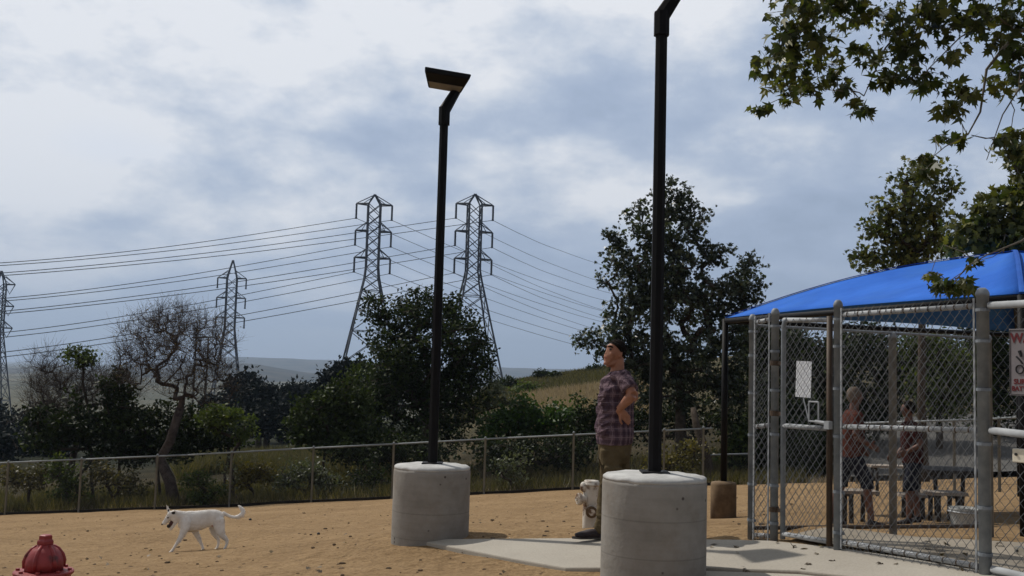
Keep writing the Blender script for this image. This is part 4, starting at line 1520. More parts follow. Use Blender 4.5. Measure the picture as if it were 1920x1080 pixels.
# hedge along the hill foot
gb('dark green hedge bush between the dense tree and the man', 985, 35, [(960, 790, 46, 26), (1000, 785, 40, 30), (1040, 790, 46, 32), (930, 800, 34, 30), (1080, 790, 42, 32), (980, 765, 22, 22)], 190, 61, L_bright, 0.14, 34, 0.38, tint_bias=-0.25)
gb('dark green bush directly in front of the man and beyond the fence', 1100, 34, [(1105, 780, 30, 34), (1090, 810, 40, 30), (1130, 770, 26, 34), (1150, 800, 40, 40)], 80, 62, L_dark, 0.14, 32, 0.38, tint_bias=0.15)
gb('pale grey green shrub at the right foot of the dense dark tree', 930, 37, [(925, 735, 22, 22), (945, 750, 20, 16), (915, 750, 18, 24)], 34, 63, L_grey, 0.12, 26, 0.3)
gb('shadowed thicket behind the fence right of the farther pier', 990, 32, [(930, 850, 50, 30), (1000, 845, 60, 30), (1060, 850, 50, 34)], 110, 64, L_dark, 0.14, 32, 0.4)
gb('small light green sapling behind the fence right of the farther pier', 965, 29.2, [(945, 868, 24, 18), (975, 862, 22, 18), (960, 895, 26, 18)], 30, 65, L_grey, 0.10, 20, 0.26)
# bushes low behind the fence, left half
gb('yellow green weedy bush behind the fence at the far left', 55, 31, [(50, 900, 40, 24), (20, 890, 30, 20), (85, 890, 25, 20)], 60, 71, L_weed, 0.10, 26, 0.32)
gb('green bush behind the second fence post from the left', 125, 30.6, [(118, 895, 28, 26), (130, 920, 34, 22), (110, 870, 20, 16)], 56, 72, L_bush, 0.10, 28, 0.28)
gb('dull grass coloured bush left of the leaning trunk', 215, 31, [(205, 900, 46, 26), (250, 915, 34, 20), (180, 880, 26, 20)], 60, 73, L_weed, 0.10, 24, 0.32)
gb('low dark green bush just right of the leaning trunk', 375, 30, [(370, 905, 26, 24), (395, 925, 28, 18), (375, 935, 30, 12)], 50, 74, L_bush, 0.10, 28, 0.26)
gb('orange yellow bush behind the fence between the trunk and the farther pier', 475, 30.5, [(475, 880, 36, 24), (455, 900, 30, 20), (505, 890, 26, 20)], 64, 75, L_yel, 0.10, 26, 0.28)
gb('grey green rounded bush left of the farther pier behind the fence', 575, 30.2, [(570, 885, 48, 26), (600, 900, 34, 24), (545, 900, 30, 22)], 84, 76, L_grey, 0.10, 28, 0.3, tint_bias=-0.15)
gb('dark low shrub at the foot of the fence left of the farther pier', 660, 30.2, [(670, 905, 40, 24), (700, 890, 30, 26), (640, 920, 26, 14)], 50, 77, L_dark, 0.10, 28, 0.28)
gb('leggy grey weeds behind the fence beside the farther pier', 445, 29.9, [(430, 890, 14, 30), (420, 870, 10, 20)], 16, 78, L_grey, 0.09, 14, 0.26)

# far dark trees along the valley edge
FT = [(455, 735, 34, 30, 95, 'far tree with a pointed top right of the small pylon'), (485, 760, 40, 30, 85, 'low far dark tree next to the pointed one'), (530, 755, 44, 32, 100, 'broad far dark tree at the middle of the valley edge'),
      (590, 750, 40, 30, 105, 'flat topped far dark tree below the distant hills'), (628, 725, 26, 26, 80, 'umbrella shaped far dark tree left of the dense dark tree'), (665, 715, 34, 34, 78, 'tall round far dark tree at the left foot of the big pylon'),
      (20, 815, 70, 40, 90, 'dark far tree mass low at the left edge'), (-60, 800, 70, 50, 95, 'dark far tree partly cut off by the left edge'), (60, 845, 80, 34, 66, 'low dark far scrub just above the fence rail at the far left'), (-30, 850, 70, 34, 60, 'low dark far scrub at the very left edge above the fence rail'), (80, 800, 40, 34, 95, 'dark far tree seen under the wide bare tree'), (430, 778, 50, 26, 88, 'dark far tree behind the bright green shrub'), (560, 785, 50, 26, 75, 'dark far shrub behind the spreading leafy shrub'), (500, 782, 50, 20, 76, 'dark far shrub on the slope below the far trees'), (690, 770, 50, 50, 70, 'dark far tree behind the left side of the dense tree')]
for i, (px, py, rx, rz_, Y, lab) in enumerate(FT):
    b = at(px, Y, 800)
    rnd = np.random.default_rng(300 + i)
    bl = [(px, py, rx, rz_)] + [(px + rx * (rnd.random() * 1.5 - 0.75), py - rz_ * (0.2 + 0.5 * rnd.random()), rx * 0.5, rz_ * 0.6) for _ in range(3)] + [(px, py + rz_ * 0.9, rx * 1.1, rz_ * 0.7)]
    B = mk_blobs(bl, Y)
    f = (B[0][0] + b) / 2
    tree('far_tree', lab, 'tree', b, f, B, 90, 40, 0.42 * Y / 90, L_blue, 320 + i, r_base=0.3, r_tip=0.03, cl_r=1.05 * Y / 90, group='far dark trees along the valley edge')
# valley-edge mass behind everything left
for i, (px, py, rx, rz_, Y, lab, mat) in enumerate([(1440, 660, 60, 60, 36, 'dark tree behind the left end of the enclosure', L_dark), (1530, 690, 70, 70, 35, 'dense dark shrubbery behind the gate', L_dark), (1640, 680, 80, 80, 36, 'dense dark tree behind the middle of the enclosure', L_dark),
                                   (1760, 690, 70, 62, 34, 'green sunlit shrubbery behind the picnic tables', L_bush), (1870, 680, 80, 75, 36, 'dark tree mass behind the warning sign', L_dark), (1480, 790, 70, 50, 33, 'low dark thicket behind the gate', L_dark), (1580, 800, 60, 50, 36, 'low thicket beyond the standing person in orange', L_dark), (1440, 840, 50, 50, 31, 'low dark bush behind the first enclosure posts', L_dark), (1520, 850, 60, 42, 31, 'low dark bush beyond the gate latch', L_dark)]):
    b = at(px, Y)
    rnd = np.random.default_rng(400 + i)
    bl = [(px, py, rx, rz_)] + [(px + rx * (rnd.random() * 1.6 - 0.8), py - rz_ * (0.1 + 0.5 * rnd.random()), rx * 0.55, rz_ * 0.5) for _ in range(3)] + [(px, py + rz_ * 0.9, rx, rz_ * 0.8)]
    B = mk_blobs(bl, Y)
    tree('shrub', lab, 'shrub', b, (B[0][0] + b) / 2, B, 190, 34, 0.16, mat, 420 + i, r_base=0.14, r_tip=0.012, cl_r=0.55, group='vegetation behind the enclosure')

# tree crown behind the canopy
bD = at(1735, 25.0)
tree('sycamore_tree', 'sycamore with an airy light crown showing above the left part of the blue canopy', 'tree', bD, P(1730, 500, 25),
     mk_blobs([(1735, 320, 30, 24), (1700, 345, 34, 28), (1775, 350, 22, 30), (1665, 385, 26, 14), (1690, 400, 48, 36), (1745, 400, 50, 40), (1640, 430, 22, 16), (1665, 455, 44, 32), (1620, 480, 26, 20), (1720, 460, 58, 36), (1625, 492, 16, 12), (1780, 450, 40, 34), (1690, 490, 60, 24)], 25), 380, 9, 0.125, L_syc, 81,
     r_base=0.12, r_tip=0.009, cl_r=0.34, bark=M_bark, lobed=True, tint_bias=0.2)
bE = at(2060, 15.5)
tree('sycamore_tree', 'sycamore leaning in from the right edge above the canopy peak', 'tree', bE, P(2010, 470, 15.5),
     mk_blobs([(1900, 280, 30, 30), (1915, 320, 18, 30), (1870, 390, 46, 26), (1830, 410, 34, 24), (1900, 420, 50, 36), (1800, 420, 22, 14), (1850, 450, 60, 28), (1930, 360, 40, 50), (1920, 470, 60, 24), (1800, 460, 30, 20), (1960, 420, 60, 80)], 15.5), 360, 9, 0.115, L_syc, 82, tint_bias=0.22,
     r_base=0.16, r_tip=0.006, cl_r=0.22, bark=M_barks, lobed=True)


# near sycamore whose branches hang in from the top right
def near_sycamore():
    Y = 8.2
    rng = np.random.default_rng(90)
    base = at(2400, 9.2, 1100)
    root = thing('sycamore_tree', 'nearest sycamore, its lobed leaf sprays hanging into the top right of the sky', 'tree', base)
    fork = P(2330, 60, 9.0)
    limbs = [
        # (points px, py, Y, radius) big boughs entering from off frame
        [(2330, 60, 9.0, .10), (2100, -120, 8.7, .07), (1850, -150, 8.5, .05), (1650, -90, 8.3, .03), (1560, -20, 8.2, .016), (1500, 60, 8.1, .008)],
        [(1850, -150, 8.5, .04), (1800, -60, 8.3, .022), (1720, 20, 8.2, .012), (1660, 90, 8.1, .007), (1620, 180, 8.0, .004)],
        [(2330, 60, 9.0, .08), (2150, 60, 8.4, .05), (1990, 40, 8.2, .03), (1905, 60, 8.0, .018), (1850, 130, 7.9, .011), (1838, 210, 7.9, .008), (1815, 252, 7.9, .006), (1772, 275, 7.9, .004), (1742, 300, 7.9, .003)],
        [(1905, 60, 8.0, .012), (1870, 30, 8.0, .009), (1800, 70, 8.0, .006), (1740, 130, 7.9, .004)],
        [(1990, 40, 8.2, .02), (1940, 120, 8.0, .010), (1880, 215, 7.9, .005), (1850, 300, 7.9, .003)],
        [(2330, 60, 9.0, .06), (2200, 300, 8.4, .03), (2020, 380, 8.0, .014), (1915, 452, 7.9, .008), (1850, 478, 7.8, .005), (1812, 500, 7.8, .004), (1790, 530, 7.8, .003)],
    ]
    mb = MB()
    mb.tube([base - (0, 0, .2), base + (fork - base) * .5 + np.array([.08, 0, 0]), fork], [0.19, 0.15, 0.12], 12)
    nodes = []
    for L in limbs:
        pts = [P(a, b, c) for a, b, c, _ in L]
        mb.tube(pts, [x[3] for x in L], 7)
        for k in range(len(pts) - 1):
            for t in (0, .25, .5, .75):
                nodes.append(pts[k] + (pts[k + 1] - pts[k]) * t)
        nodes.append(pts[-1])
    nodes = np.array(nodes)
    # leaf spray centres in the picture: (px, py, rx, ry, count)
    sp = [(1500, 20, 60, 26, 26), (1570, 10, 60, 22, 26), (1480, 65, 40, 34, 22), (1530, 75, 60, 40, 30), (1440, 115, 30, 26, 12), (1490, 120, 46, 34, 22), (1470, 160, 40, 24, 16), (1520, 165, 30, 18, 9), (1425, 205, 24, 9, 7), (1480, 190, 10, 8, 3), (1560, 120, 24, 22, 8),
          (1560, 150, 26, 14, 8), (1590, 165, 20, 10, 6), (1610, 90, 26, 16, 8), (1620, 205, 20, 8, 5), (1600, 190, 8, 8, 3), (1640, 30, 60, 26, 22), (1690, 60, 44, 34, 22), (1700, 100, 44, 28, 18), (1670, 145, 32, 16, 12), (1720, 140, 26, 22, 9), (1745, 155, 34, 16, 12), (1640, 110, 30, 16, 8),
          (1740, 25, 60, 24, 22), (1790, 50, 40, 30, 14), (1790, 100, 26, 20, 8), (1800, 170, 30, 20, 12), (1785, 205, 30, 14, 11), (1820, 180, 14, 16, 4), (1840, 20, 50, 22, 20), (1890, 40, 40, 36, 24), (1900, 100, 28, 30, 16), (1880, 160, 34, 20, 11), (1910, 140, 18, 26, 8), (1870, 75, 30, 20, 9), (1835, 60, 18, 18, 5),
          (1750, 15, 30, 16, 8), (1805, 262, 10, 8, 4), (1775, 258, 18, 7, 5), (1748, 302, 14, 10, 5), (1730, 295, 16, 8, 4), (1735, 318, 26, 10, 7), (1900, 250, 22, 14, 9), (1912, 285, 16, 20, 8), (1880, 262, 14, 8, 4), (1745, 515, 10, 8, 3), (1772, 535, 30, 12, 12), (1810, 530, 12, 14, 5), (1828, 490, 16, 8, 5), (1790, 540, 20, 8, 5),
          (1960, 60, 60, 60, 40), (1980, 200, 50, 80, 30), (1960, -50, 120, 40, 50), (1600, -60, 140, 40, 60), (1780, -60, 100, 36, 50), (1460, -30, 50, 24, 14)]
    C = []
    tint = []
    sp.sort(key=lambda q: np.linalg.norm(nodes - P(q[0], q[1], Y), axis=1).min())
    for (px, py, rx, ry, n) in sp:
        c = P(px, py, Y - 0.2 + 0.7 * (rng.random() - 0.5))
        s = Y / FPX
        n = int(n * 3.2)
        rx *= 1.1
        ry *= 1.15
        tb = rng.random() * 0.35
        # a small twig fan from the nearest bough
        d = np.linalg.norm(nodes - c, axis=1)
        q = nodes[int(np.argmin(d + 0.25 * np.maximum(0, c[2] - nodes[:, 2])))]
        mid = (q + c) / 2 + rng.normal(size=3) * 0.05 + np.array([0, 0, 0.06])
        mid[2] -= 0.10 * np.linalg.norm(c - q)
        mb.tube([q, q * .6 + mid * .4 + rng.normal(size=3) * .015, mid, c * .5 + mid * .5 + rng.normal(size=3) * .015, c], [0.005, 0.0045, 0.0036, 0.003, 0.0022], 4, cap=False)
        nodes = np.concatenate([nodes, [c, mid, (c + mid) / 2]])
        for k in range(n):
            u = rng.normal(size=3)
            u /= np.linalg.norm(u)
            u *= rng.random() ** 0.5
            p = c + np.array([u[0] * rx * s, u[1] * rx * s * 1.2, u[2] * ry * s])
            C.append(p)
            tint.append(np.clip(0.3 + tb + 0.45 * (rng.random() - 0.3) + (0.5 if rng.random() < 0.05 else 0), 0, 1))
            if k % 2 == 0:
                mb.tube([c + (p - c) * 0.0, p + (c - p) * 0.4 + rng.normal(size=3) * 0.01, p], [0.0022, 0.0017, 0.0012], 3, cap=False)
    mb.build('trunk', M_barks, root, smooth=True)
    C = np.array(C)
    leaves('crown', C, 0.055 + 0.065 * rng.random(len(C)) ** 1.3, L_syc, root, rng=rng, tint=np.array(tint), lobed=True, up=0.35, droop=0.9)


near_sycamore()

# ---- grass beyond the fence: uncountable
def grass(name, n, region, h, mat, seed, label=None, w_=0.02):
    rng = np.random.default_rng(seed)
    X, Y = region(n, rng)
    Z = ground(X, Y)
    n = len(X)
    hh = h * (0.4 + 0.9 * rng.random(n))
    a = rng.random(n) * 2 * np.pi
    lean = rng.normal(size=(n, 2)) * 0.35
    b = np.stack([np.cos(a), np.sin(a), np.zeros(n)], -1) * (w_ * (0.6 + rng.random(n)))[:, None]
    p = np.stack([X, Y, Z - 0.03], -1)
    t = p + np.stack([lean[:, 0] * hh, lean[:, 1] * hh, hh], -1)
    V = np.stack([p - b, p + b, t], 1).reshape(-1, 3)
    F = np.arange(n * 3).reshape(n, 3)
    o = np_mesh(name, V, F, 3, mat, tint=rng.random(n))
    set_props(o, label, name.replace('_', ' '), kind='stuff')


def reg_strip(y0, y1, x0=-24, x1=8):
    def f(n, rng):
        X = x0 + (x1 - x0) * rng.random(n)
        Y = fence_y(X) + y0 + (y1 - y0) * rng.random(n) ** 1.3
        # clumpy
        k = np.array([noise.noise(Vector((x * 0.8, y * 0.8, 3.0))) for x, y in zip(X, Y)]) > -0.12
        return X[k], Y[k]
    return f


grass('weedy_grass', 60000, reg_strip(0.15, 9), 0.42, L_weed, 501, w_=0.012)
grass('short_dry_grass', 16000, reg_strip(0.1, 2.2, -24, 12), 0.2, L_straw, 502, w_=0.010)


def reg_fan(y0, y1, a0, a1, dens=0.0):
    def f(n, rng):
        Y = y0 + (y1 - y0) * rng.random(n)
        X = Y * (a0 + (a1 - a0) * rng.random(n))
        k = np.array([noise.noise(Vector((x * 0.12, y * 0.12, 9.0))) for x, y in zip(X, Y)]) > dens
        return X[k], Y[k]
    return f


grass('straw_grass', 60000, reg_fan(45, 66, 0.012, 0.14, -0.25), 0.75, L_straw, 503, w_=0.035)
grass('hill_grass', 50000, reg_fan(66, 96, -0.05, 0.15, -0.3), 0.55, L_weed, 504, w_=0.05)
grass('slope_grass', 70000, reg_fan(37, 62, -0.32, -0.10, -0.35), 0.8, L_weed, 505, w_=0.03)
# a dark roof-like clump and some scrub on the hill crest
for i, (px, py, rx, rz_, Y, lab) in enumerate([(1015, 703, 12, 5, 88, 'small dark scrub bush on the hill crest, nearest the pylon'), (1040, 706, 10, 4, 86, 'low flat scrub bush on the hill crest'), (945, 722, 30, 12, 80, 'dark scrub on the hill just right of the dense tree'), (1110, 695, 16, 8, 88, 'scrub bush on the hill crest beside the man'), (985, 735, 30, 14, 70, 'olive scrub on the near face of the hill')]):
    b = at(px, Y, 720)
    B = mk_blobs([(px, py, rx, rz_), (px + rx * 0.5, py, rx * 0.6, rz_)], Y)
    tree('scrub_bush', lab, 'shrub', b, B[0][0] * 0.5 + b * 0.5, B, 36, 24, 0.25, L_dark if i != 4 else L_bush, 600 + i, r_base=0.08, r_tip=0.02, cl_r=0.5, group='scrub on the hill')

# ------------------------------------------------------------------ pylons and conductors
def pylon(label, px, py_top, Y, rz_deg, arms, half, ins, w_top, flare_from, flare, style='bar', rk=1.0, spire=False):
    """everything measured down from the peak in metres"""
    pk = P(px, py_top, Y)
    bx, by = pk[0], pk[1]
    gzv = gz(bx, by) - 0.5
    H = pk[2] - gzv
    root = thing('pylon', label, 'pylon', (bx, by, gzv), 'electricity pylons')
    Rz = rotz(math.radians(rz_deg))
    def W(x, y, d):
        q = Rz @ np.array([x, y, 0.0])
        return np.array([bx + q[0], by + q[1], pk[2] - d])
    def hw(d):
        if d <= arms[0]:
            return max(0.12, w_top * d / arms[0])
        if d <= flare_from:
            return w_top
        return w_top + (d - flare_from) * flare
    body = MB()
    lv = [0.0, arms[0]]
    d = arms[0]
    while d < H - 0.5:
        d += max(1.9, hw(d) * 1.75)
        lv.append(min(d, H))
    for k in range(len(lv) - 1):
        a, b = lv[k], lv[k + 1]
        for sx, sy in ((-1, -1), (1, -1), (1, 1), (-1, 1)):
            body.tube([W(sx * hw(a), sy * hw(a), a), W(sx * hw(b), sy * hw(b), b)], 0.10 * rk, 4, cap=False)
        for s in (-1, 1):
            for (p, q) in (((-1, s), (1, s)), ((s, -1), (s, 1))):
                body.tube([W(p[0] * hw(a), p[1] * hw(a), a), W(q[0] * hw(b), q[1] * hw(b), b)], 0.055 * rk, 3, cap=False)
                body.tube([W(q[0] * hw(a), q[1] * hw(a), a), W(p[0] * hw(b), p[1] * hw(b), b)], 0.055 * rk, 3, cap=False)
                if hw(b) > w_top * 1.3 and k % 2 == 0:
                    body.tube([W(p[0] * hw(b), p[1] * hw(b), b), W(q[0] * hw(b), q[1] * hw(b), b)], 0.055 * rk, 3, cap=False)
    body.build('lattice_body', M_tower, root)
    att = []
    for i, ad in enumerate(arms):
        for s in (-1, 1):
            ar = MB()
            tip = W(s * half, 0, ad)
            hh = hw(ad)
            up_d = ad - (arms[0] * 0.95 if (i == 0 and not spire) else 2.3)
            for sy in (-1, 1):
                ar.tube([W(s * hh, sy * hh, ad), tip], 0.09 * rk, 4, cap=False)
                ar.tube([W(s * (0.1 if (i == 0 and not spire) else hh * .8), sy * (0.1 if (i == 0 and not spire) else hh * .8), up_d), tip + (0, 0, 0.05)], 0.06 * rk, 3, cap=False)
            m1 = W(s * (hh + half) / 2, 0, ad)
            ar.tube([W(s * (0.5 if i == 0 else hh), 0, up_d + (0.6 if i == 0 else 0)), m1], 0.05 * rk, 3, cap=False)
            if style == 'tri':
                ar.tube([W(s * hh, 0, ad + 0.3), W(s * (hh + half) / 2, 0, ad + ins), tip], 0.07 * rk, 4, cap=False)
            ar.build('cross_arm', M_tower, root)
            if style == 'bar':
                st = MB().tube([tip, tip - np.array([0, 0, ins])], 0.11 * rk, 6)
                st.box(tip - np.array([0, 0, ins]), (0.5, 0.5, 0.25))
                st.build('insulator', M_tower, root)
                att.append(tip - np.array([0, 0, ins]))
            else:
                att.append(W(s * (hh + half) / 2, 0, ad + ins))
    return root, att


mpp = lambda Y: Y / FPX
Y2, Y3 = 228.0, 222.0
T2, A2_ = pylon('left one of the two tall lattice pylons, its foot behind the dense dark tree', 703, 365, Y2, 12, [19 * mpp(Y2), 70 * mpp(Y2), 121 * mpp(Y2)], 33.5 * mpp(Y2), 28 * mpp(Y2), 11.5 * mpp(Y2), 150 * mpp(Y2), 0.205, rk=2.0)
T3, A3_ = pylon('right one of the two tall lattice pylons, just right of the farther lamp post', 891, 364, Y3, 12, [20 * mpp(Y3), 72 * mpp(Y3), 124 * mpp(Y3)], 35.5 * mpp(Y3), 28 * mpp(Y3), 12 * mpp(Y3), 150 * mpp(Y3), 0.205, rk=2.0)
Y1 = 320.0
T1, A1_ = pylon('smaller farther lattice pylon behind the half bare tree', 437, 488, Y1, 10, [34 * mpp(Y1), 71 * mpp(Y1), 108 * mpp(Y1)], 26 * mpp(Y1), 19 * mpp(Y1), 9 * mpp(Y1), 130 * mpp(Y1), 0.13, rk=2.1, spire=True)
Y0 = 286.0
T0, A0_ = pylon('lattice pylon cut off by the left edge, with triangular arms', 3, 508, Y0, 8, [25 * mpp(Y0), 66 * mpp(Y0), 107 * mpp(Y0)], 26 * mpp(Y0), 18 * mpp(Y0), 8 * mpp(Y0), 115 * mpp(Y0), 0.12, style='tri', rk=2.0, spire=True)


def wire(label, pts, sag=0.0):
    """smooth conductor through world points"""
    pts = [np.array(p, float) for p in pts]
    V = []
    n = 14
    for k in range(len(pts) - 1):
        p0 = pts[max(k - 1, 0)]; p1 = pts[k]; p2 = pts[k + 1]; p3 = pts[min(k + 2, len(pts) - 1)]
        brk0 = (k == 0)
        for i in range(n + (k == len(pts) - 2)):
            t = i / n
            q = 0.5 * ((2 * p1) + (-p0 + p2) * t + (2 * p0 - 5 * p1 + 4 * p2 - p3) * t * t + (-p0 + 3 * p1 - 3 * p2 + p3) * t ** 3)
            V.append(q)
    o = MB().tube(V, 0.065, 4).build('power_line', M_line, org=pts[0])
    set_props(o, label, 'power line', 'power lines strung between the pylons')


# to the left the spans come nearer; each is (attachment, height at the left picture edge)
lv_names = ['top', 'middle', 'bottom']
L2 = {(0, 0): 493, (0, 1): 498, (1, 0): 560, (1, 1): 565, (2, 0): 624, (2, 1): 633}
L3 = {(0, 0): 512, (0, 1): 517, (1, 0): 584, (1, 1): 589, (2, 0): 661, (2, 1): 670}
for att, D, which, Yr in ((A2_, L2, 'left', 168.0), (A3_, L3, 'right', 160.0)):
    for lvl in range(3):
        for s in range(2):
            a = att[lvl * 2 + s]
            ye = D[(lvl, s)]
            ax_, ay_ = to_px(a)
            b = P(0, ye, Yr + s * 2)
            mx = ax_ * 0.5
            my = (ay_ + ye) / 2 + 9
            m = P(mx, my, (a[1] + Yr) / 2)
            c = P(-330, ye + 6, Yr - 34)
            wire('power line running left from the %s arm of the %s tall pylon, %s end' % (lv_names[lvl], which, 'left' if s == 0 else 'right'), [a, m, b, c])
R3 = {(0, 1): 466, (0, 0): 497, (1, 1): 516, (1, 0): 549, (2, 1): 567, (2, 0): 592}
R2 = {(0, 1): 535, (0, 0): 556, (1, 1): 578, (1, 0): 604, (2, 1): 621, (2, 0): 636}
for att, D, which in ((A2_, R2, 'left'), (A3_, R3, 'right')):
    for lvl in range(3):
        for s in range(2):
            a = att[lvl * 2 + s]
            ye = D[(lvl, s)]
            ax_, ay_ = to_px(a)
            b = P(1040, ye, 330)
            t_ = 0.5
            m = P(ax_ + (1040 - ax_) * 0.5, ay_ + (ye - ay_) * 0.54, 275)
            sl_ = (ye - ay_) / (1040 - ax_)
            c = P(1150, ye + 110 * sl_ * 0.72, 400)
            c2 = P(1265, ye + 225 * sl_ * 0.55, 480)
            wire('power line running right from the %s arm of the %s tall pylon, %s end' % (lv_names[lvl], which, 'left' if s == 0 else 'right'), [a, m, b, c, c2])

# timber H-frame seen through the bare tree
hb = P(379, 745, 150)
hz0 = gz(hb[0], hb[1])
hr = thing('power_pole', 'timber two legged power pole seen through the half bare tree', 'power pole', (hb[0], hb[1], hz0))
for px in (368, 391):
    q = P(px, 632, 150)
    MB().tube([(q[0], q[1], hz0), q], [0.16, 0.12], 8).build('pole', M_wood, hr, smooth=True)
a, b = P(360, 633, 150), P(398, 632, 150)
MB().tube([a, b], 0.12, 6).build('crossbar', M_wood, hr)

# ------------------------------------------------------------------ hydrants
def red_hydrant():
    Y = 6.3
    c = P(82, 1070, Y)
    fl = c[2]
    g = min(gz(c[0], c[1]), fl - 0.55)
    root = thing('fire_hydrant', 'dark red fire hydrant at the bottom left corner of the yard', 'fire hydrant', (c[0], c[1], g))
    x, y = c[0], c[1]
    MB().lathe([(0.125, g - 0.05), (0.125, g + 0.05), (0.098, g + 0.06), (0.098, fl - 0.045), (0.155, fl - 0.04), (0.155, fl - 0.022)], (x, y, 0), 32).build('barrel', M_red, root, smooth=False)
    fm = MB().lathe([(0.165, fl - 0.021), (0.172, fl - 0.014), (0.172, fl - 0.002), (0.165, fl + 0.004)], (x, y, 0), 40)
    for k in range(8):
        a = k * math.pi / 4 + 0.2
        fm.lathe([(0.013, fl + 0.004), (0.013, fl + 0.016)], (x + 0.148 * math.cos(a), y + 0.148 * math.sin(a), 0), 6)
        fm.lathe([(0.012, fl - 0.058), (0.012, fl - 0.04)], (x + 0.142 * math.cos(a), y + 0.142 * math.sin(a), 0), 6)
    fm.build('flange', M_red, root)
    dome = MB().lathe([(0.110, fl + 0.003), (0.110, fl + 0.05), (0.106, fl + 0.075), (0.092, fl + 0.108), (0.072, fl + 0.135), (0.048, fl + 0.150), (0.045, fl + 0.158)], (x, y, 0), 40)
    for k in range(6):
        a = k * math.pi / 3 + 0.45
        pts = []
        for rr, h in ((0.108, 0.02), (0.111, 0.06), (0.100, 0.095), (0.076, 0.13), (0.046, 0.152)):
            pts.append((x + rr * math.cos(a), y + rr * math.sin(a), fl + h))
        dome.tube(pts, [0.013, 0.014, 0.013, 0.011, 0.009], 8)
    dome.build('bonnet', M_red, root, smooth=True)
    MB().lathe([(0.046, fl + 0.152), (0.050, fl + 0.165), (0.050, fl + 0.180), (0.040, fl + 0.190), (0.040, fl + 0.212), (0.030, fl + 0.216)], (x, y, 0), 5).build('operating_nut', M_red, root, bevel=0.004)
    for sx in (-1, 1):
        q = (x + sx * 0.09, y, fl - 0.20)
        MB().lathe([(0.05, 0), (0.05, 0.05), (0.06, 0.052), (0.06, 0.085), (0.02, 0.09), (0.02, 0.11)], q, 16, align((sx, 0, 0))).build('side_outlet', M_red, root)
    MB().lathe([(0.07, 0), (0.07, 0.05), (0.082, 0.052), (0.082, 0.09), (0.025, 0.095), (0.025, 0.115)], (x, y - 0.08, fl - 0.22), 20, align((0, -1, 0))).build('pumper_outlet', M_red, root)


red_hydrant()


def white_hydrant():
    Y = 10.8
    c = P(1107, 1000, Y)
    g = gz(c[0], c[1])
    s = Y / FPX
    root = thing('fire_hydrant', 'chipped white fire hydrant with brown stains standing behind the man', 'fire hydrant', (c[0], c[1], g))
    x, y = c[0], c[1]
    zt = P(1107, 900, Y)[2]
    H = zt - g
    R = 0.086
    m = MB().lathe([(R * 1.02, g - 0.05), (R, g + 0.08), (R, zt - 0.05), (R * 0.97, zt - 0.02), (R * 0.85, zt - 0.004), (R * 0.5, zt)], (x, y, 0), 32)
    o = m.build('barrel', M_white, root, smooth=True)
    MB().lathe([(R * 1.05, zt - 0.06), (R * 1.08, zt - 0.05), (R * 1.05, zt - 0.03)], (x, y, 0), 32).build('top_rim', M_white, root, smooth=True)
    z1 = P(1090, 912, Y)[2]
    z2 = P(1084, 934, Y)[2]
    z3 = P(1103, 957, Y)[2]
    MB().ball((x - R * 0.95, y - 0.03, z1), (0.042, 0.045, 0.055), 14).build('shoulder_boss', M_white, root, smooth=True)
    MB().lathe([(0.042, 0), (0.044, 0.05), (0.062, 0.055), (0.064, 0.085), (0.054, 0.095), (0.022, 0.10), (0.02, 0.115)], (x - R * 0.7, y - 0.05, z2), 20, align((-1, -0.35, 0))).build('side_outlet', M_white, root, smooth=False)
    MB().lathe([(0.052, 0), (0.052, 0.04), (0.060, 0.045), (0.060, 0.07), (0.04, 0.075)], (x - 0.01, y - R * 0.9, z3), 20, align((0.1, -1, 0))).build('front_outlet', M_stain, root, smooth=False)
    MB().lathe([(0.034, 0.0), (0.034, 0.012)], (x - 0.01 + 0.008, y - R * 0.9 - 0.076, z3), 16, align((0.1, -1, 0))).build('outlet_cap', M_white, root)
    MB().lathe([(R * 1.25, g - 0.04), (R * 1.25, g + 0.02), (R * 1.03, g + 0.04)], (x, y, 0), 32).build('foot', M_stain, root)


white_hydrant()

# ------------------------------------------------------------------ the dog
def coat(src, root, n, ln, flow, mat, seed, keep=None, name='coat', wd=0.0022):
    """short hair lying along the body: thin blades rooted on the surface of src"""
    rng = np.random.default_rng(seed)
    me = src.data
    cs = np.zeros(len(me.polygons) * 3)
    ns = cs.copy()
    ar = np.zeros(len(me.polygons))
    me.polygons.foreach_get('center', cs)
    me.polygons.foreach_get('normal', ns)
    me.polygons.foreach_get('area', ar)
    cs = cs.reshape(-1, 3)
    ns = ns.reshape(-1, 3)
    idx = rng.choice(len(cs), n, p=ar / ar.sum())
    if keep is not None:
        idx = np.array([i for i in idx if keep(cs[i])])
    c, nn = cs[idx], ns[idx]
    f = np.array(flow, float)
    d = f[None] - nn * (nn @ f)[:, None]
    d = d / (np.linalg.norm(d, axis=1)[:, None] + 1e-6) * 0.85 + nn * 0.38 + rng.normal(size=c.shape) * 0.22
    L = ln * (0.5 + rng.random(len(c)))
    w_ = np.cross(d, nn)
    w_ /= np.linalg.norm(w_, axis=1)[:, None] + 1e-6
    base = c - nn * 0.002
    V = np.stack([base - w_ * wd, base + w_ * wd, base + d * L[:, None]], 1).reshape(-1, 3) + ORG[root]
    return np_mesh(name, V, np.arange(len(V)).reshape(-1, 3), 3, mat, root)


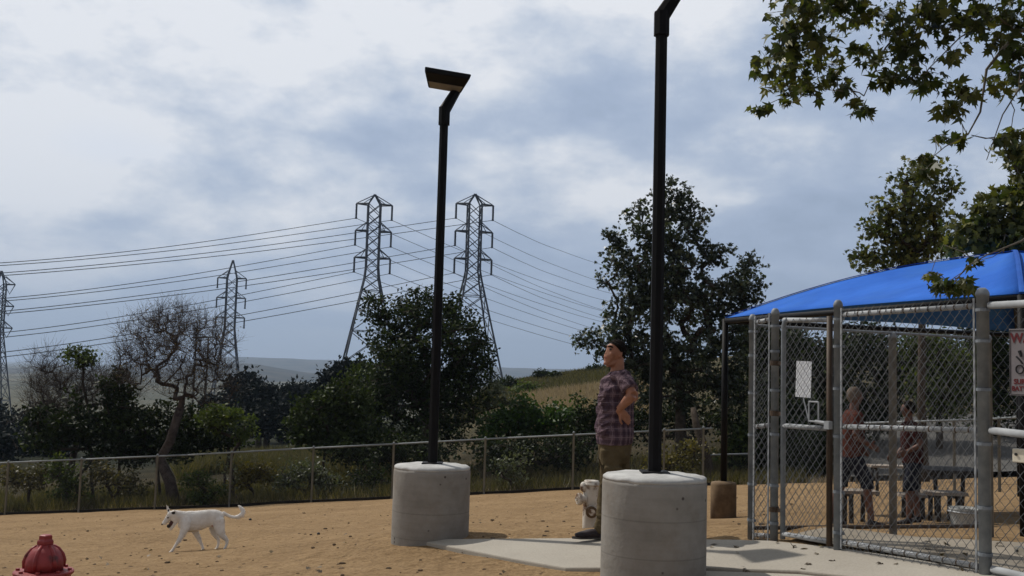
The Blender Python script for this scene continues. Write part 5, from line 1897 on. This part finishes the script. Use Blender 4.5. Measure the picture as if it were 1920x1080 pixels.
def make_dog():
    Y = 16.8
    h1, h2 = hit(317, 1037.5), hit(419, 1030.5)
    Ya, Yb = h1[1] + .07, h2[1] + .07
    def D(px, py, v=0.0):
        return P(px, py, Ya + (Yb - Ya) * (px - 317) / 102 - v)
    Y = (Ya + Yb) / 2
    s = Y / FPX                       # metres per picture px
    foot = D(375, 1032)
    org = np.array([foot[0], foot[1], gz(foot[0], foot[1])])
    root = thing('dog', 'white dog with a dark eye and ear patch, walking left across the sand', 'dog', org)
    X = np.array([1.0, 0, 0])
    b = MB()
    # trunk: chest to rump, half heights along z
    tr = [(338, 974, 13.0, 7.5), (345, 976, 17.5, 10.0), (356, 978, 19.5, 11.5), (368, 977, 18.5, 11.5), (380, 974, 17.0, 10.5), (391, 972, 16.0, 9.5), (402, 972, 16.0, 10.0), (412, 971, 14.0, 9.5), (419, 969, 9.0, 7.0)]
    b.tube([D(p[0], p[1]) for p in tr], [(p[2] * s, p[3] * s) for p in tr], 18, ref=(0, 0, 1))
    # neck
    nk = [(347, 972, 13, 8.5), (338, 969, 10.8, 7.5), (329, 965.5, 8.6, 6.6), (322, 964, 7.4, 6.2)]
    b.tube([D(p[0], p[1]) for p in nk], [(p[2] * s, p[3] * s) for p in nk], 16, ref=(0, 0, 1))
    # skull and muzzle
    b.ball(D(320.5, 965), (7.2 * s, 6.0 * s, 7.0 * s), 16)
    mz = [(319, 967, 6.2, 4.8), (314, 973, 5.0, 3.8), (309, 979, 4.0, 3.1), (305.5, 983, 2.9, 2.5)]
    b.tube([D(p[0], p[1]) for p in mz], [(p[2] * s, p[3] * s) for p in mz], 14, ref=(0, 0, 1))
    # lower jaw, open
    b.ball(D(326, 972), (7.5 * s, 5.4 * s, 7.0 * s), 14)
    jw = [(329, 976, 5.0, 4.0), (325.5, 984, 3.2, 3.2), (321.5, 990, 2.0, 2.6), (317.5, 993.5, 1.5, 1.9)]
    b.tube([D(p[0], p[1]) for p in jw], [(p[2] * s, p[3] * s) for p in jw], 12, ref=(1, 0, 0))
    # near front leg, stretched forward
    def leg(pts, v):
        b.tube([D(p[0], p[1], v + (p[4] if len(p) > 4 else 0)) for p in pts], [(p[2] * s, p[3] * s) for p in pts], 12, ref=X)
    leg([(351, 969, 4, 1.5, -.02), (349.5, 978, 9.0, 3.8, -.008), (346, 990, 8.2, 4.6), (341.5, 1002, 5.6, 3.9), (336.5, 1011, 3.9, 3.0), (331, 1020, 2.9, 2.6), (325.5, 1028.5, 2.5, 2.4), (322.5, 1033, 2.7, 2.5)], 0.075)
    b.tube([D(324, 1031, .075), D(320, 1035.3, .075), D(315.5, 1038, .075)], [(2.5 * s, 2.9 * s), (2.5 * s, 3.1 * s), (1.8 * s, 2.4 * s)], 12, ref=(0, 0, 1))
    # far front leg, under the body slanting back
    leg([(357, 970, 4, 2.0), (358, 980, 9.0, 4.2), (364, 992, 7.4, 4.2), (369, 1003, 5.0, 3.6), (374, 1013, 3.6, 2.9), (378.3, 1022, 2.7, 2.5), (380.8, 1029, 2.5, 2.4)], -0.075)
    b.tube([D(381, 1028, -.075), D(378.5, 1032.3, -.075), D(374.5, 1034.2, -.075)], [(2.4 * s, 2.8 * s), (2.2 * s, 2.9 * s), (1.6 * s, 2.2 * s)], 12, ref=(0, 0, 1))
    # far hind leg
    leg([(405, 966, 5, 2.0), (404, 976, 11.0, 5.0), (400, 988, 9.5, 5.0), (400.5, 997, 6.8, 4.2), (404.5, 1005, 4.6, 3.2), (409.5, 1012, 3.0, 2.4), (409.7, 1019, 2.5, 2.2), (408, 1025, 2.4, 2.2)], -0.07)
    b.tube([D(408.2, 1024.5, -.07), D(406, 1028.8, -.07), D(402.2, 1030.5, -.07)], [(2.3 * s, 2.7 * s), (2.2 * s, 2.8 * s), (1.6 * s, 2.1 * s)], 12, ref=(0, 0, 1))
    # near hind leg
    leg([(407, 966, 4, 1.5, -.03), (409, 975, 10.5, 4.0, -.012), (411, 988, 10.5, 5.0, -.006), (413, 998, 8.0, 4.6), (418.5, 1006, 5.4, 3.5), (425, 1012.5, 3.4, 2.6), (425.5, 1019, 2.6, 2.3), (423.3, 1025, 2.5, 2.3)], 0.07)
    b.tube([D(423.4, 1024.5, .07), D(421, 1029.3, .07), D(416.6, 1031, .07)], [(2.4 * s, 2.8 * s), (2.3 * s, 3.0 * s), (1.7 * s, 2.2 * s)], 12, ref=(0, 0, 1))
    # tail sweeping back and curling up
    tl = [(417, 962, 4.8), (424, 965, 3.8), (432, 968.5, 3.5), (440, 970, 3.8), (447, 969, 5.2), (453, 965.5, 5.6), (456, 960.5, 5.2), (454.5, 955.5, 4.6), (450.5, 951, 3.5), (446.5, 947.5, 1.4)]
    b.tube([D(p[0], p[1], 0.02 * math.sin(i * .4)) for i, p in enumerate(tl)], [p[2] * s * 0.8 for p in tl], 10, ref=(0, 1, 0))
    # ears: far ear pricked, near ear folded
    b.tube([D(317, 961, -.03), D(314.5, 954, -.035), D(312, 946.5, -.035)], [(3.0 * s, 1.3 * s), (2.4 * s, 1.0 * s), (0.8 * s, 0.5 * s)], 8, ref=X)
    b.tube([D(324, 959.5, .035), D(328.5, 957.5, .055), D(331.5, 960.5, .065)], [(1.2 * s, 3.0 * s), (1.2 * s, 2.8 * s), (0.8 * s, 1.4 * s)], 8, ref=(0, 0, 1))
    b.flesh('body', M_fur, root, voxel=0.0062, it=4, smooth_f=0.5)
    body = [o for o in root.children][-1]
    coat(body, root, 14000, 0.020, (0.9, 0, -0.45), M_fur, 12, keep=lambda p: p[2] > 0.12)
    k = MB()
    k.ball(D(304, 983, 0), (1.8 * s, 2.0 * s, 1.6 * s), 10)
    k.build('nose', M_black, root, smooth=True)
    MB().ball(D(314.8, 970.6, 0.040), (1.5 * s, 1.1 * s, 1.5 * s), 10).build('eye', M_black, root, smooth=True)
    MB().ball(D(314.8, 970.6, -0.040), (1.5 * s, 1.1 * s, 1.5 * s), 10).build('eye', M_black, root, smooth=True)
    pt = MB()
    pt.ball(D(325, 961.5, 0.047), (3.6 * s, 1.7 * s, 2.8 * s), 12)
    pt.build('ear_patch', M_black, root, smooth=True)
    MB().ball(D(316, 957.5, -0.020), (1.4 * s, 1.2 * s, 2.6 * s), 10).build('ear_patch', M_black, root, smooth=True)
    # mouth interior
    MB().tube([D(323.5, 977, 0), D(320.5, 982, 0), D(317, 987, 0)], [(3.6 * s, 3.9 * s), (3.6 * s, 3.6 * s), (2.2 * s, 2.4 * s)], 10, ref=X).build('open_mouth', M_pink, root, smooth=True)
    o = MB().ball(D(316.4, 986.4, 0.0), 3.6 * s, 16).build('ball', M_black, org=D(316.2, 987.2, 0.0), smooth=True)
    set_props(o, 'dark rubber ball held in the mouth of the white dog', 'ball')
    # bare skin on the flank
    MB().ball(D(399.0, 984, 0.028), (4.2 * s, 3.0 * s, 4.0 * s), 12).build('flank_patch', M_earin, root, smooth=True)


make_dog()

# dark balls left on the sand
def hball(label, px, py, rpx):
    q = hit(px, py)
    r = rpx * q[1] / FPX
    c = q + np.array([0, 0, r * 0.9])
    o = MB().ball(c, r, 16).build('ball', M_black, org=c, smooth=True)
    set_props(o, label, 'ball')
hball('small dark ball lying on the sand behind the dog, right of its tail', 469, 977, 2.8)
hball('small dark ball lying alone on the sand between the dog and the pier', 597, 1004, 3.0)

# ------------------------------------------------------------------ the man
def hand(mb, wrist, palm_dir, palm_n, side, L=0.19, curl=0.5):
    """palm plus four fingers and a thumb; palm_dir = wrist->knuckles, palm_n = back of hand normal, side = thumb side"""
    d, n, s = [np.array(v, float) / np.linalg.norm(v) for v in (palm_dir, palm_n, side)]
    w = np.array(wrist, float)
    kn = w + d * L * 0.47
    mb.tube([w - d * 0.01, w + d * L * 0.2, kn], [(0.022, 0.030), (0.017, 0.040), (0.014, 0.042)], 12, ref=n)
    for i, (o, ln) in enumerate(((0.031, 0.44), (0.011, 0.50), (-0.010, 0.46), (-0.030, 0.36))):
        p = kn + s * o - d * 0.008
        pts = [p]
        ang = 0
        dd = d.copy()
        for seg, f in enumerate((0.42, 0.32, 0.26)):
            ang = curl * (0.5 + 0.5 * seg)
            dd = d * math.cos(ang) - n * math.sin(ang) + s * o * 1.2
            dd /= np.linalg.norm(dd)
            p = p + dd * L * ln * f
            pts.append(p)
        mb.tube(pts, [0.0105, 0.010, 0.009, 0.0075], 8)
    tb = w + d * L * 0.16 + s * 0.034
    mb.tube([tb - s * 0.012, tb + s * 0.03 + d * 0.025, tb + s * 0.042 + d * 0.058], [0.014, 0.0115, 0.009], 8)


def make_man():
    Y = 9.1
    s = Y / FPX
    def D(px, py, v=0.0):
        return P(px, py, Y - v)
    org = np.array(D(1135, 1012))
    org[2] = plane_n(org[0], org[1]) + 0.045
    root = thing('person', 'man in a plaid shirt and khaki trousers looking up with a hand on his hip', 'person', org)
    X = np.array([1.0, 0, 0])
    Z = np.array([0, 0, 1.0])
    # --- skin: head, neck, arms (one continuous body incl. hidden torso and legs)
    b = MB()
    hc = D(1153, 661)
    HA = rotz(math.radians(28)) @ np.array(Matrix.Rotation(math.radians(13), 3, 'Y'))   # head turned a little towards the camera side
    def DH(px, py, v=0.0):
        return hc + HA @ (D(px, py, v) - hc)
    Xh = HA @ X
    Rh = HA @ np.array(Matrix.Rotation(math.radians(16), 3, 'Y'))      # head tipped back
    b.ball(hc + np.array([0.008, 0, 0.012]), (0.092, 0.076, 0.100), 20, Rh)            # cranium
    b.tube([DH(1146, 660), DH(1142, 674), DH(1140, 684)], [(0.050, 0.058), (0.048, 0.054), (0.026, 0.034)], 14, ref=Xh)  # face block
    b.tube([DH(1157, 676), DH(1148, 684), DH(1141, 688)], [(0.040, 0.058), (0.032, 0.050), (0.020, 0.026)], 14, ref=Xh)  # jaw
    b.tube([DH(1137, 655), DH(1135.4, 663), DH(1134.2, 667.0), DH(1137.0, 669.5)], [0.010, 0.012, 0.014, 0.010], 10)        # nose
    b.tube([DH(1138.4, 652.5, .045), DH(1135.6, 652.3, 0), DH(1138.4, 652.5, -.045)], [0.012, 0.012, 0.012], 8)            # brow
    b.tube([DH(1136.3, 673.6, .02), DH(1134.8, 673.4, 0), DH(1136.3, 673.6, -.02)], [0.008, 0.009, 0.008], 8)              # lips
    b.ball(DH(1137.5, 685.5), (0.022, 0.026, 0.018), 10)            # chin
    for sv in (-1, 1):
        b.ball(DH(1142, 667, sv * .047), (0.024, 0.018, 0.022), 10)
        b.tube([DH(1158.5, 658, sv * .076), DH(1158.5, 664, sv * .080), DH(1156.6, 670, sv * .076)], [(0.015, 0.008), (0.014, 0.008), (0.009, 0.007)], 8, ref=Xh)
    b.tube([D(1158, 672), D(1158, 688), D(1157, 706), D(1157, 722)], [(0.058, 0.058), (0.060, 0.060), (0.066, 0.070), (0.08, 0.10)], 16, ref=X)
    # hidden torso and legs keep it one figure
    b.tube([D(1156, 715), D(1154, 750), D(1153, 790), D(1152, 830)], [(0.10, 0.15), (0.12, 0.15), (0.12, 0.14), (0.11, 0.15)], 16, ref=X)
    for pts in ([(1148, 830, .09), (1141, 905, .10), (1131, 985, .11)], [(1158, 830, -.09), (1166, 910, -.09), (1178, 995, -.09)]):
        b.tube([D(*p) for p in pts], [0.075, 0.05, 0.036], 12)
    # near arm: shoulder - elbow - wrist, hand on the hip
    S, E, Wp = D(1168, 708, .17), D(1186.5, 740, .285), D(1160, 768, .215)
    b.tube([S, S + (E - S) * .5, E - (E - S) * .08, E], [0.050, 0.049, 0.044, 0.043], 14)
    b.tube([E, E + (Wp - E) * .3, E + (Wp - E) * .7, Wp], [0.045, 0.046, 0.036, 0.029], 14)
    hand(b, Wp, D(1180, 789, .175) - Wp, D(1167, 784, .30) - D(1167, 784, .20), Wp - D(1166, 752, .2), L=0.19, curl=0.35)
    S, E, Wp = D(1168, 708, -.17), D(1190, 742, -.27), D(1166, 772, -.19)
    b.tube([S, E], [0.05, 0.043], 14)
    b.tube([E, E + (Wp - E) * .4, Wp], [0.045, 0.042, 0.029], 14)
    hand(b, Wp, D(1182, 790, -.15) - Wp, np.array([0, 1.0, 0]), Wp - D(1166, 752, -.2), L=0.19, curl=0.35)
    b.flesh('body', M_skin, root, voxel=0.0065, it=3, smooth_f=0.4)
    # hair
    h = MB()
    h.ball(hc + np.array([0.016, 0, 0.024]), (0.090, 0.079, 0.096), 20, Rh)
    h.tube([DH(1167, 654), DH(1168, 664), DH(1167, 671)], [(0.034, 0.062), (0.027, 0.058), (0.014, 0.040)], 12, ref=Xh)
    ho = h.build('hair', M_hair, root, smooth=True)
    # cut away the face side
    me = ho.data
    bm = bmesh.new()
    bm.from_mesh(me)
    fc = Vector(DH(1145.5, 653) - org)
    bmesh.ops.bisect_plane(bm, geom=bm.verts[:] + bm.edges[:] + bm.faces[:], plane_co=fc, plane_no=Vector(HA @ np.array((-0.62, 0, -0.78))), clear_outer=True)
    bm.to_mesh(me)
    bm.free()
    coat(ho, root, 5000, 0.016, (0.8, 0, -0.3), M_hair, 14, name='hair_strands', wd=0.0016)
    for sv in (-1, 1):
        MB().ball(DH(1138.6, 658.4, sv * .032), (0.013, 0.018, 0.010), 10).build('eye', M_black, root, smooth=True)
        MB().tube([DH(1139.5, 654.2, sv * .056), DH(1135.6, 652.6, sv * .034), DH(1134.8, 653.4, sv * .012)], [0.006, 0.009, 0.007], 6).build('eyebrow', M_hair, root)
    MB().tube([DH(1136.4, 675.4, .030), DH(1133.2, 674.6, 0), DH(1136.4, 675.4, -.030)], [0.005, 0.0075, 0.005], 6).build('mouth', M_lips, root)
    # --- shirt
    t = MB()
    prof = [(695, 1147, 1167, .070), (704, 1137, 1176, .125), (713, 1128, 1183, .175), (726, 1124, 1187, .195), (742, 1122, 1188, .195), (760, 1120, 1188, .19), (778, 1118, 1188, .188), (796, 1117, 1188, .19), (812, 1117, 1188, .196), (824, 1118, 1187, .20), (833, 1120, 1185, .198)]
    t.tube([D((a[1] + a[2]) / 2, a[0]) for a in prof], [((a[2] - a[1]) / 2 * s, a[3]) for a in prof], 28, ref=X)
    # sleeves
    for sv, S, E in ((1, D(1166, 706, .155), D(1182, 731, .262)), (-1, D(1166, 706, -.155), D(1184, 733, -.25))):
        t.tube([S + (0, 0, .012), S + (E - S) * .45, E], [(0.072, 0.072), (0.076, 0.076), (0.074, 0.076)], 16)
    t.ball(D(1160, 708, .12), (0.085, 0.085, 0.060), 14)
    t.ball(D(1160, 708, -.12), (0.085, 0.085, 0.060), 14)
    # folds: rolls of cloth
    rg = np.random.default_rng(5)
    for i in range(16):
        z_ = 728 + i * 6.6
        x0 = 1122 + rg.random() * 14
        t.tube([D(x0 - 3, z_ + 5, .10 + .04 * rg.random()), D(x0 + 12, z_, .178), D(x0 + 26 + 14 * rg.random(), z_ - 6 - 5 * rg.random(), .185)], [0.008, 0.016, 0.006], 6)
    so_ = t.flesh('shirt', M_plaid, root, voxel=0.009, it=3)
    for v in so_.data.vertices:
        w_ = v.co
        nz = noise.fractal(Vector((w_.x * 9, w_.y * 9, w_.z * 13)), 1.0, 2.0, 3)
        d = Vector((w_.x - (0.09), w_.y, 0))
        if d.length > 0:
            v.co += d.normalized() * nz * 0.012
    # collar
    c = MB()
    ring = []
    for k in range(15):
        a = math.radians(200 + 320 * k / 14)
        ring.append(D(1157, 699.5) + np.array([math.cos(a) * 0.078 - 0.0, math.sin(a) * 0.080, 0.018 * math.cos(a) + 0.0]))
    c.tube(ring, [(0.020, 0.009)] * 15, 8, ref=(0, 0, 1))
    for sv in (-1, 1):
        c.tube([D(1145, 699, sv * .055), D(1140, 706, sv * .045), D(1136.5, 713, sv * .04)], [(0.022, 0.006), (0.020, 0.006), (0.006, 0.004)], 6, ref=(0, 1, 0))
    c.build('collar', M_plaid, root, smooth=True)
    bt = MB()
    for i in range(6):
        bt.ball(D(1124.5 - i * 1.2, 728 + i * 17, 0.02), (0.005, 0.007, 0.007), 8)
    bt.build('button', M_white, root)
    # --- trousers
    q = MB()
    wa = [(820, 1121, 1185, .175), (835, 1121, 1184, .180), (852, 1122, 1182, .180), (866, 1124, 1178, .17)]
    q.tube([D((a[1] + a[2]) / 2, a[0]) for a in wa], [((a[2] - a[1]) / 2 * s, a[3]) for a in wa], 24, ref=X)
    q.tube([D(*p) for p in [(1147, 845, .085), (1145, 870, .09), (1142, 900, .095), (1137, 925, .10), (1134, 950, .105), (1130.5, 972, .11), (1129, 988, .11), (1128, 1000, .11)]], [(0.108, .092), (0.098, .09), (0.083, .078), (0.075, .072), (0.070, .066), (0.066, .062), (0.074, .068), (0.066, .062)], 18, ref=X)
    q.tube([D(*p) for p in [(1158, 845, -.085), (1160, 870, -.09), (1163, 905, -.09), (1166, 935, -.09), (1170, 965, -.09), (1175, 990, -.09), (1177, 1004, -.09)]], [(0.112, .092), (0.102, .09), (0.086, .078), (0.076, .072), (0.070, .064), (0.066, .062), (0.060, .058)], 18, ref=X)
    for i, z_ in enumerate((966, 975, 984, 992)):   # bunched cuffs
        q.tube([D(1117 + i % 2 * 2, z_, .13), D(1128, z_ + 3, .178), D(1142, z_ - 1, .15)], [0.012, 0.016, 0.010], 6)
    q.tube([D(1122, 858, .15), D(1130, 882, .175), D(1136, 905, .16)], [0.008, 0.014, 0.008], 6)
    q.tube([D(1170, 858, .12), D(1150, 880, .175), D(1124, 912, .14)], [0.008, 0.014, 0.008], 6)
    q.box(D(1150, 893, .178), (0.15, 0.03, 0.16))                     # cargo pocket
    po = q.flesh('trousers', M_khaki, root, voxel=0.0085, it=4)
    for v in po.data.vertices:
        v.co += Vector((noise.noise(v.co * 14), noise.noise(v.co * 14 + Vector((5, 5, 5))), 0)) * 0.009
    # --- shoes
    for (x, v_, dz) in ((1128, .11, 0), (1176, -.09, 0)):
        gxy = D(x, 1008, v_)
        g = plane_n(gxy[0], gxy[1]) + 0.045
        a = np.array([gxy[0] + 0.03, gxy[1], g])
        sh = MB()
        yaw = np.array([-1, -0.12 if v_ > 0 else 0.1, 0])
        yaw /= np.linalg.norm(yaw)
        # align with the picture: toe at px 1078 for the near shoe
        Lf = 0.285
        pts = [a + Z * .045, a + yaw * .07 + Z * .05, a + yaw * .14 + Z * .047, a + yaw * .21 + Z * .038, a + yaw * (Lf - .02) + Z * .032]
        sh.tube(pts, [(.040, .034), (.046, .040), (.040, .046), (.030, .048), (.018, .032)], 16, ref=Z)
        sh.tube([a + yaw * .03 + Z * .05, a + yaw * .035 + Z * .11], [(.048, .042), (.044, .040)], 14, ref=X)
        sh.flesh('shoe', M_shoe, root, voxel=0.007, it=4)
        sl_ = MB()
        sl_.tube([a - yaw * .045 + Z * .012, a + yaw * .05 + Z * .012, a + yaw * .14 + Z * .012, a + yaw * .22 + Z * .012, a + yaw * (Lf + .005) + Z * .014], [(.012, .028), (.012, .038), (.012, .042), (.012, .048), (.010, .026)], 12, ref=Z)
        sl_.build('sole', M_sole, root, smooth=True)


make_man()


# ------------------------------------------------------------------ people beyond the mesh
def small_person(label, px, Y, top_mat, short_mat, hair_mat, pyhead, face, shortcut, bend=0.0, wide=1.0, seated=False, pyfoot=986, step=0.12):
    f = at(px, Y)
    g = f[2]
    top = P(px, pyhead, Y)[2]
    H = top - g
    u = H / 1.75
    root = thing('person', label, 'person', (f[0], f[1], g))
    X = np.array([face, 0, 0.0])
    Yv = np.array([0, -1.0, 0])
    Z = np.array([0, 0, 1.0])
    o = np.array([f[0], f[1], g])
    def q(fx, v, z):
        return o + (X * fx + Yv * v + Z * z) * u
    lean = bend
    hip, chest, neck, head = q(0, 0, .92), q(lean * .5, 0, 1.22), q(lean, 0, 1.46), q(lean * 1.15 + .02, 0, 1.63)
    b = MB()
    b.ball(head, (0.095 * u, 0.078 * u, 0.115 * u), 16)
    b.tube([head + X * .07 * u + Z * .0, head + X * .105 * u - Z * .02 * u, head + X * .085 * u - Z * .035 * u], [0.012 * u, .016 * u, .01 * u], 8)
    b.tube([head + X * .03 * u - Z * .06 * u, head + X * .05 * u - Z * .10 * u], [(0.05 * u, .05 * u), (.025 * u, .03 * u)], 10)
    for s_ in (-1, 1):
        b.ball(head + Yv * s_ * .078 * u - Z * .01 * u, (.014 * u, .008 * u, .028 * u), 8)
    b.tube([head - Z * .06 * u, neck - Z * .05 * u], [.055 * u, .062 * u], 12)
    b.tube([neck - Z * .04 * u, chest, hip], [(.10 * u, .16 * u), (.12 * u, .15 * u), (.11 * u, .15 * u)], 14, ref=X)
    legs = []
    for s_, st in ((1, step), (-1, -step)):
        kn = q(st * .6 + .03, s_ * .09, .50)
        an = q(st, s_ * .09, .09)
        b.tube([hip + Yv * s_ * .09 * u - Z * .03 * u, kn, q(st * .8, s_ * .09, .34), an], [.085 * u, .055 * u, .055 * u, .036 * u], 12)
        legs.append((kn, an, s_))
        el = q(lean * .7 - .05, s_ * .24 * wide, 1.14)
        wr = q(lean * .7 + .14, s_ * .20, .99 + .04 * s_)
        sh = neck - Z * .07 * u + Yv * s_ * .17 * u
        b.tube([sh, el], [.05 * u, .042 * u], 10)
        b.tube([el, wr], [.042 * u, .028 * u], 10)
        hand(b, wr, X * .9 - Z * .4, Yv * s_ + Z * .2, Z, L=.18 * u, curl=.5)
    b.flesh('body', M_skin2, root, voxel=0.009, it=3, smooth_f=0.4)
    hb_ = MB().ball(head - X * .012 * u + Z * .016 * u, (.098 * u, .084 * u, .112 * u), 16).build('hair', hair_mat, root, smooth=True)
    bm = bmesh.new()
    bm.from_mesh(hb_.data)
    bmesh.ops.bisect_plane(bm, geom=bm.verts[:] + bm.edges[:] + bm.faces[:], plane_co=Vector(head + X * .045 * u + Z * .02 * u - o), plane_no=Vector((face * .85, 0, -.5)), clear_outer=True)
    bm.to_mesh(hb_.data)
    bm.free()
    for s_ in (-1, 1):
        MB().ball(head + X * .085 * u + Yv * s_ * .03 * u + Z * .01 * u, .009 * u, 8).build('eye', M_black, root, smooth=True)
    t = MB()
    t.tube([neck - Z * .0 * u, neck - Z * .05 * u, chest, (chest + hip) / 2, hip - Z * .06 * u], [(.075 * u, .08 * u), (.115 * u, .19 * u), (.145 * u, .185 * u), (.15 * u, .18 * u), (.14 * u, .185 * u)], 18, ref=X)
    for s_ in (-1, 1):
        sh = neck - Z * .07 * u + Yv * s_ * .16 * u
        el = q(lean * .7 - .05, s_ * .24 * wide, 1.14)
        t.tube([sh + Z * .01, sh + (el - sh) * .7], [.075 * u, .07 * u], 12)
    t.flesh('shirt', top_mat, root, voxel=0.011, it=4)
    p = MB()
    p.tube([hip + Z * .05 * u, hip - Z * .10 * u], [(.135 * u, .175 * u), (.13 * u, .18 * u)], 16, ref=X)
    for kn, an, s_ in legs:
        en = kn - Z * (.02 if shortcut else 0) * u if shortcut else an
        p.tube([hip + Yv * s_ * .09 * u - Z * .05 * u, kn + Z * .05 * u, en], [(.105 * u, .10 * u), (.085 * u, .085 * u), (.085 * u, .085 * u) if shortcut else (.06 * u, .06 * u)], 14, ref=X)
    p.flesh('shorts' if shortcut else 'trousers', short_mat, root, voxel=0.011, it=4)
    for kn, an, s_ in legs:
        sh = MB()
        sh.tube([an - Z * .03 * u - X * .04 * u, an - Z * .05 * u + X * .06 * u, an - Z * .065 * u + X * .18 * u], [(.05 * u, .04 * u), (.035 * u, .045 * u), (.02 * u, .035 * u)], 12, ref=Z)
        sh.build('shoe', M_shoe, root, smooth=True)


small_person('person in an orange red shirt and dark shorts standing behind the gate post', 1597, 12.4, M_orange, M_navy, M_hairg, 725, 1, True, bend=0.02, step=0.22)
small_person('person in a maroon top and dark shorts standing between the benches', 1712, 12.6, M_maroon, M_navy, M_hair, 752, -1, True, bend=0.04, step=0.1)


# ------------------------------------------------------------------ benches, table and bin in the enclosure
def bench(label, px0, px1, Y, pys, name='bench', depth=0.3, topmat=M_bench, group='benches in the enclosure', back=False):
    a, b = P(px0, pys, Y), P(px1, pys, Y)
    zt = (a[2] + b[2]) / 2
    cx = (a[0] + b[0]) / 2
    g = gz(cx, Y)
    L = b[0] - a[0]
    root = thing(name, label, 'bench' if name == 'bench' else 'table', (cx, Y, g), group)
    n = 3 if name == 'bench' else 5
    for k in range(n):
        y = Y - depth / 2 + (k + .5) * depth / n
        MB().box((cx, y, zt - .022), (L, depth / n - .012, .04)).build('plank', topmat, root, bevel=0.004)
    for s_ in (-1, 1):
        x = cx + s_ * (L / 2 - .12)
        for t_ in (-1, 1):
            MB().tube([(x, Y + t_ * depth * .42, g - .05), (x, Y + t_ * depth * .35, zt - .04)], 0.03, 8).build('leg', M_bencht, root, smooth=True)
        MB().box((x, Y, zt - .06), (.05, depth * .9, .04)).build('cross_brace', M_bencht, root)


bench('pale topped bench at the legs of the person in orange', 1572, 1642, 12.9, 918, depth=.32)
bench('pale topped bench directly behind the person in maroon', 1684, 1740, 13.4, 925, depth=.32)
bench('pale topped bench on the right side near the bin', 1734, 1806, 12.8, 921, depth=.32)
bench('dark picnic table top behind the benches on the right', 1722, 1838, 14.2, 878, name='picnic_table', depth=.75, topmat=M_bencht, group=None)
bench('far pale bench beyond the two people', 1628, 1712, 19.5, 872, depth=.35)


def bin_():
    Y = 11.6
    c = at(1812, Y)
    top = P(1812, 968, Y)[2]
    root = thing('water_trough', 'low round galvanised tub standing by the right enclosure post', 'tub', c)
    H = max(0.22, top - c[2])
    MB().lathe([(0.15, c[2] - .02), (0.155, c[2] + .02), (0.185, c[2] + H - .02), (0.195, c[2] + H), (0.18, c[2] + H), (0.17, c[2] + H - .03)], (c[0], c[1], 0), 28).build('tub', M_bin, root, smooth=True)
    MB().lathe([(0.19, c[2] + H - .05), (0.20, c[2] + H - .045), (0.20, c[2] + H - .035), (0.19, c[2] + H - .03)], (c[0], c[1], 0), 28).build('rim', M_galvb, root, smooth=True)
bin_()

# ------------------------------------------------------------------ litter on the ground: pebbles and fallen leaves
def pebbles():
    rng = np.random.default_rng(77)
    V, F, c = [], [], 0
    for i in range(800):
        y = 6.0 + 20 * rng.random() ** 1.8
        x = y * (-0.52 + 0.80 * rng.random())
        if y > fence_y(x) - 0.5:
            continue
        r = 0.006 + 0.014 * rng.random() ** 3
        z = gz(x, y) + 0.012
        m = MB().ball((x, y, z + r * 0.3), (r * (1 + rng.random()), r * (1 + rng.random()), r * 0.7), 5)
        V += m.V
        F += [tuple(k + c for k in f) for f in m.F]
        c = len(V)
    mb = MB()
    mb.V, mb.F = V, F
    o = mb.build('gravel', noisy('dark_pebbles', (0.05, 0.035, 0.025), (0.2, 0.14, 0.09), 3.0, 0.95, 0.1))
    set_props(o, kind='stuff')
    C = []
    for i in range(34):
        p = on_slab(1330 + 560 * rng.random(), 1026 + 58 * rng.random())
        C.append(p + np.array([0, 0, 0.055]))
    for i in range(60):
        y = 6 + 14 * rng.random()
        x = y * (-0.45 + 0.8 * rng.random())
        C.append(np.array([x, y, gz(x, y) + 0.03]))
    C = np.array(C)
    o = leaves('fallen_leaves', C, 0.035 + 0.04 * rng.random(len(C)), L_dry, rng=rng, up=2.5, lobed=True)
    set_props(o, kind='stuff')


pebbles()

# ------------------------------------------------------------------ air
def haze():
    me = bpy.data.meshes.new('haze')
    x0, x1, y0, y1, z0, z1 = -16000, 16000, -200, 15500, -60, 420
    V = [(x, y, z) for z in (z0, z1) for x, y in ((x0, y0), (x1, y0), (x1, y1), (x0, y1))]
    me.from_pydata(V, [], [(0, 3, 2, 1), (4, 5, 6, 7), (0, 1, 5, 4), (1, 2, 6, 5), (2, 3, 7, 6), (3, 0, 4, 7)])
    me.update()
    m = bpy.data.materials.new('thin_haze')
    m.use_nodes = True
    t = NT(m.node_tree)
    v = t.n('ShaderNodeVolumePrincipled', ins={'Color': (0.60, 0.76, 1.0, 1), 'Density': HAZE, 'Anisotropy': 0.2})
    o_ = t.n('ShaderNodeOutputMaterial')
    t.t.links.new(v.outputs[0], o_.inputs['Volume'])
    o = link_mesh('haze', me, m)
    set_props(o, kind='stuff')


HAZE = 0.00018
haze()
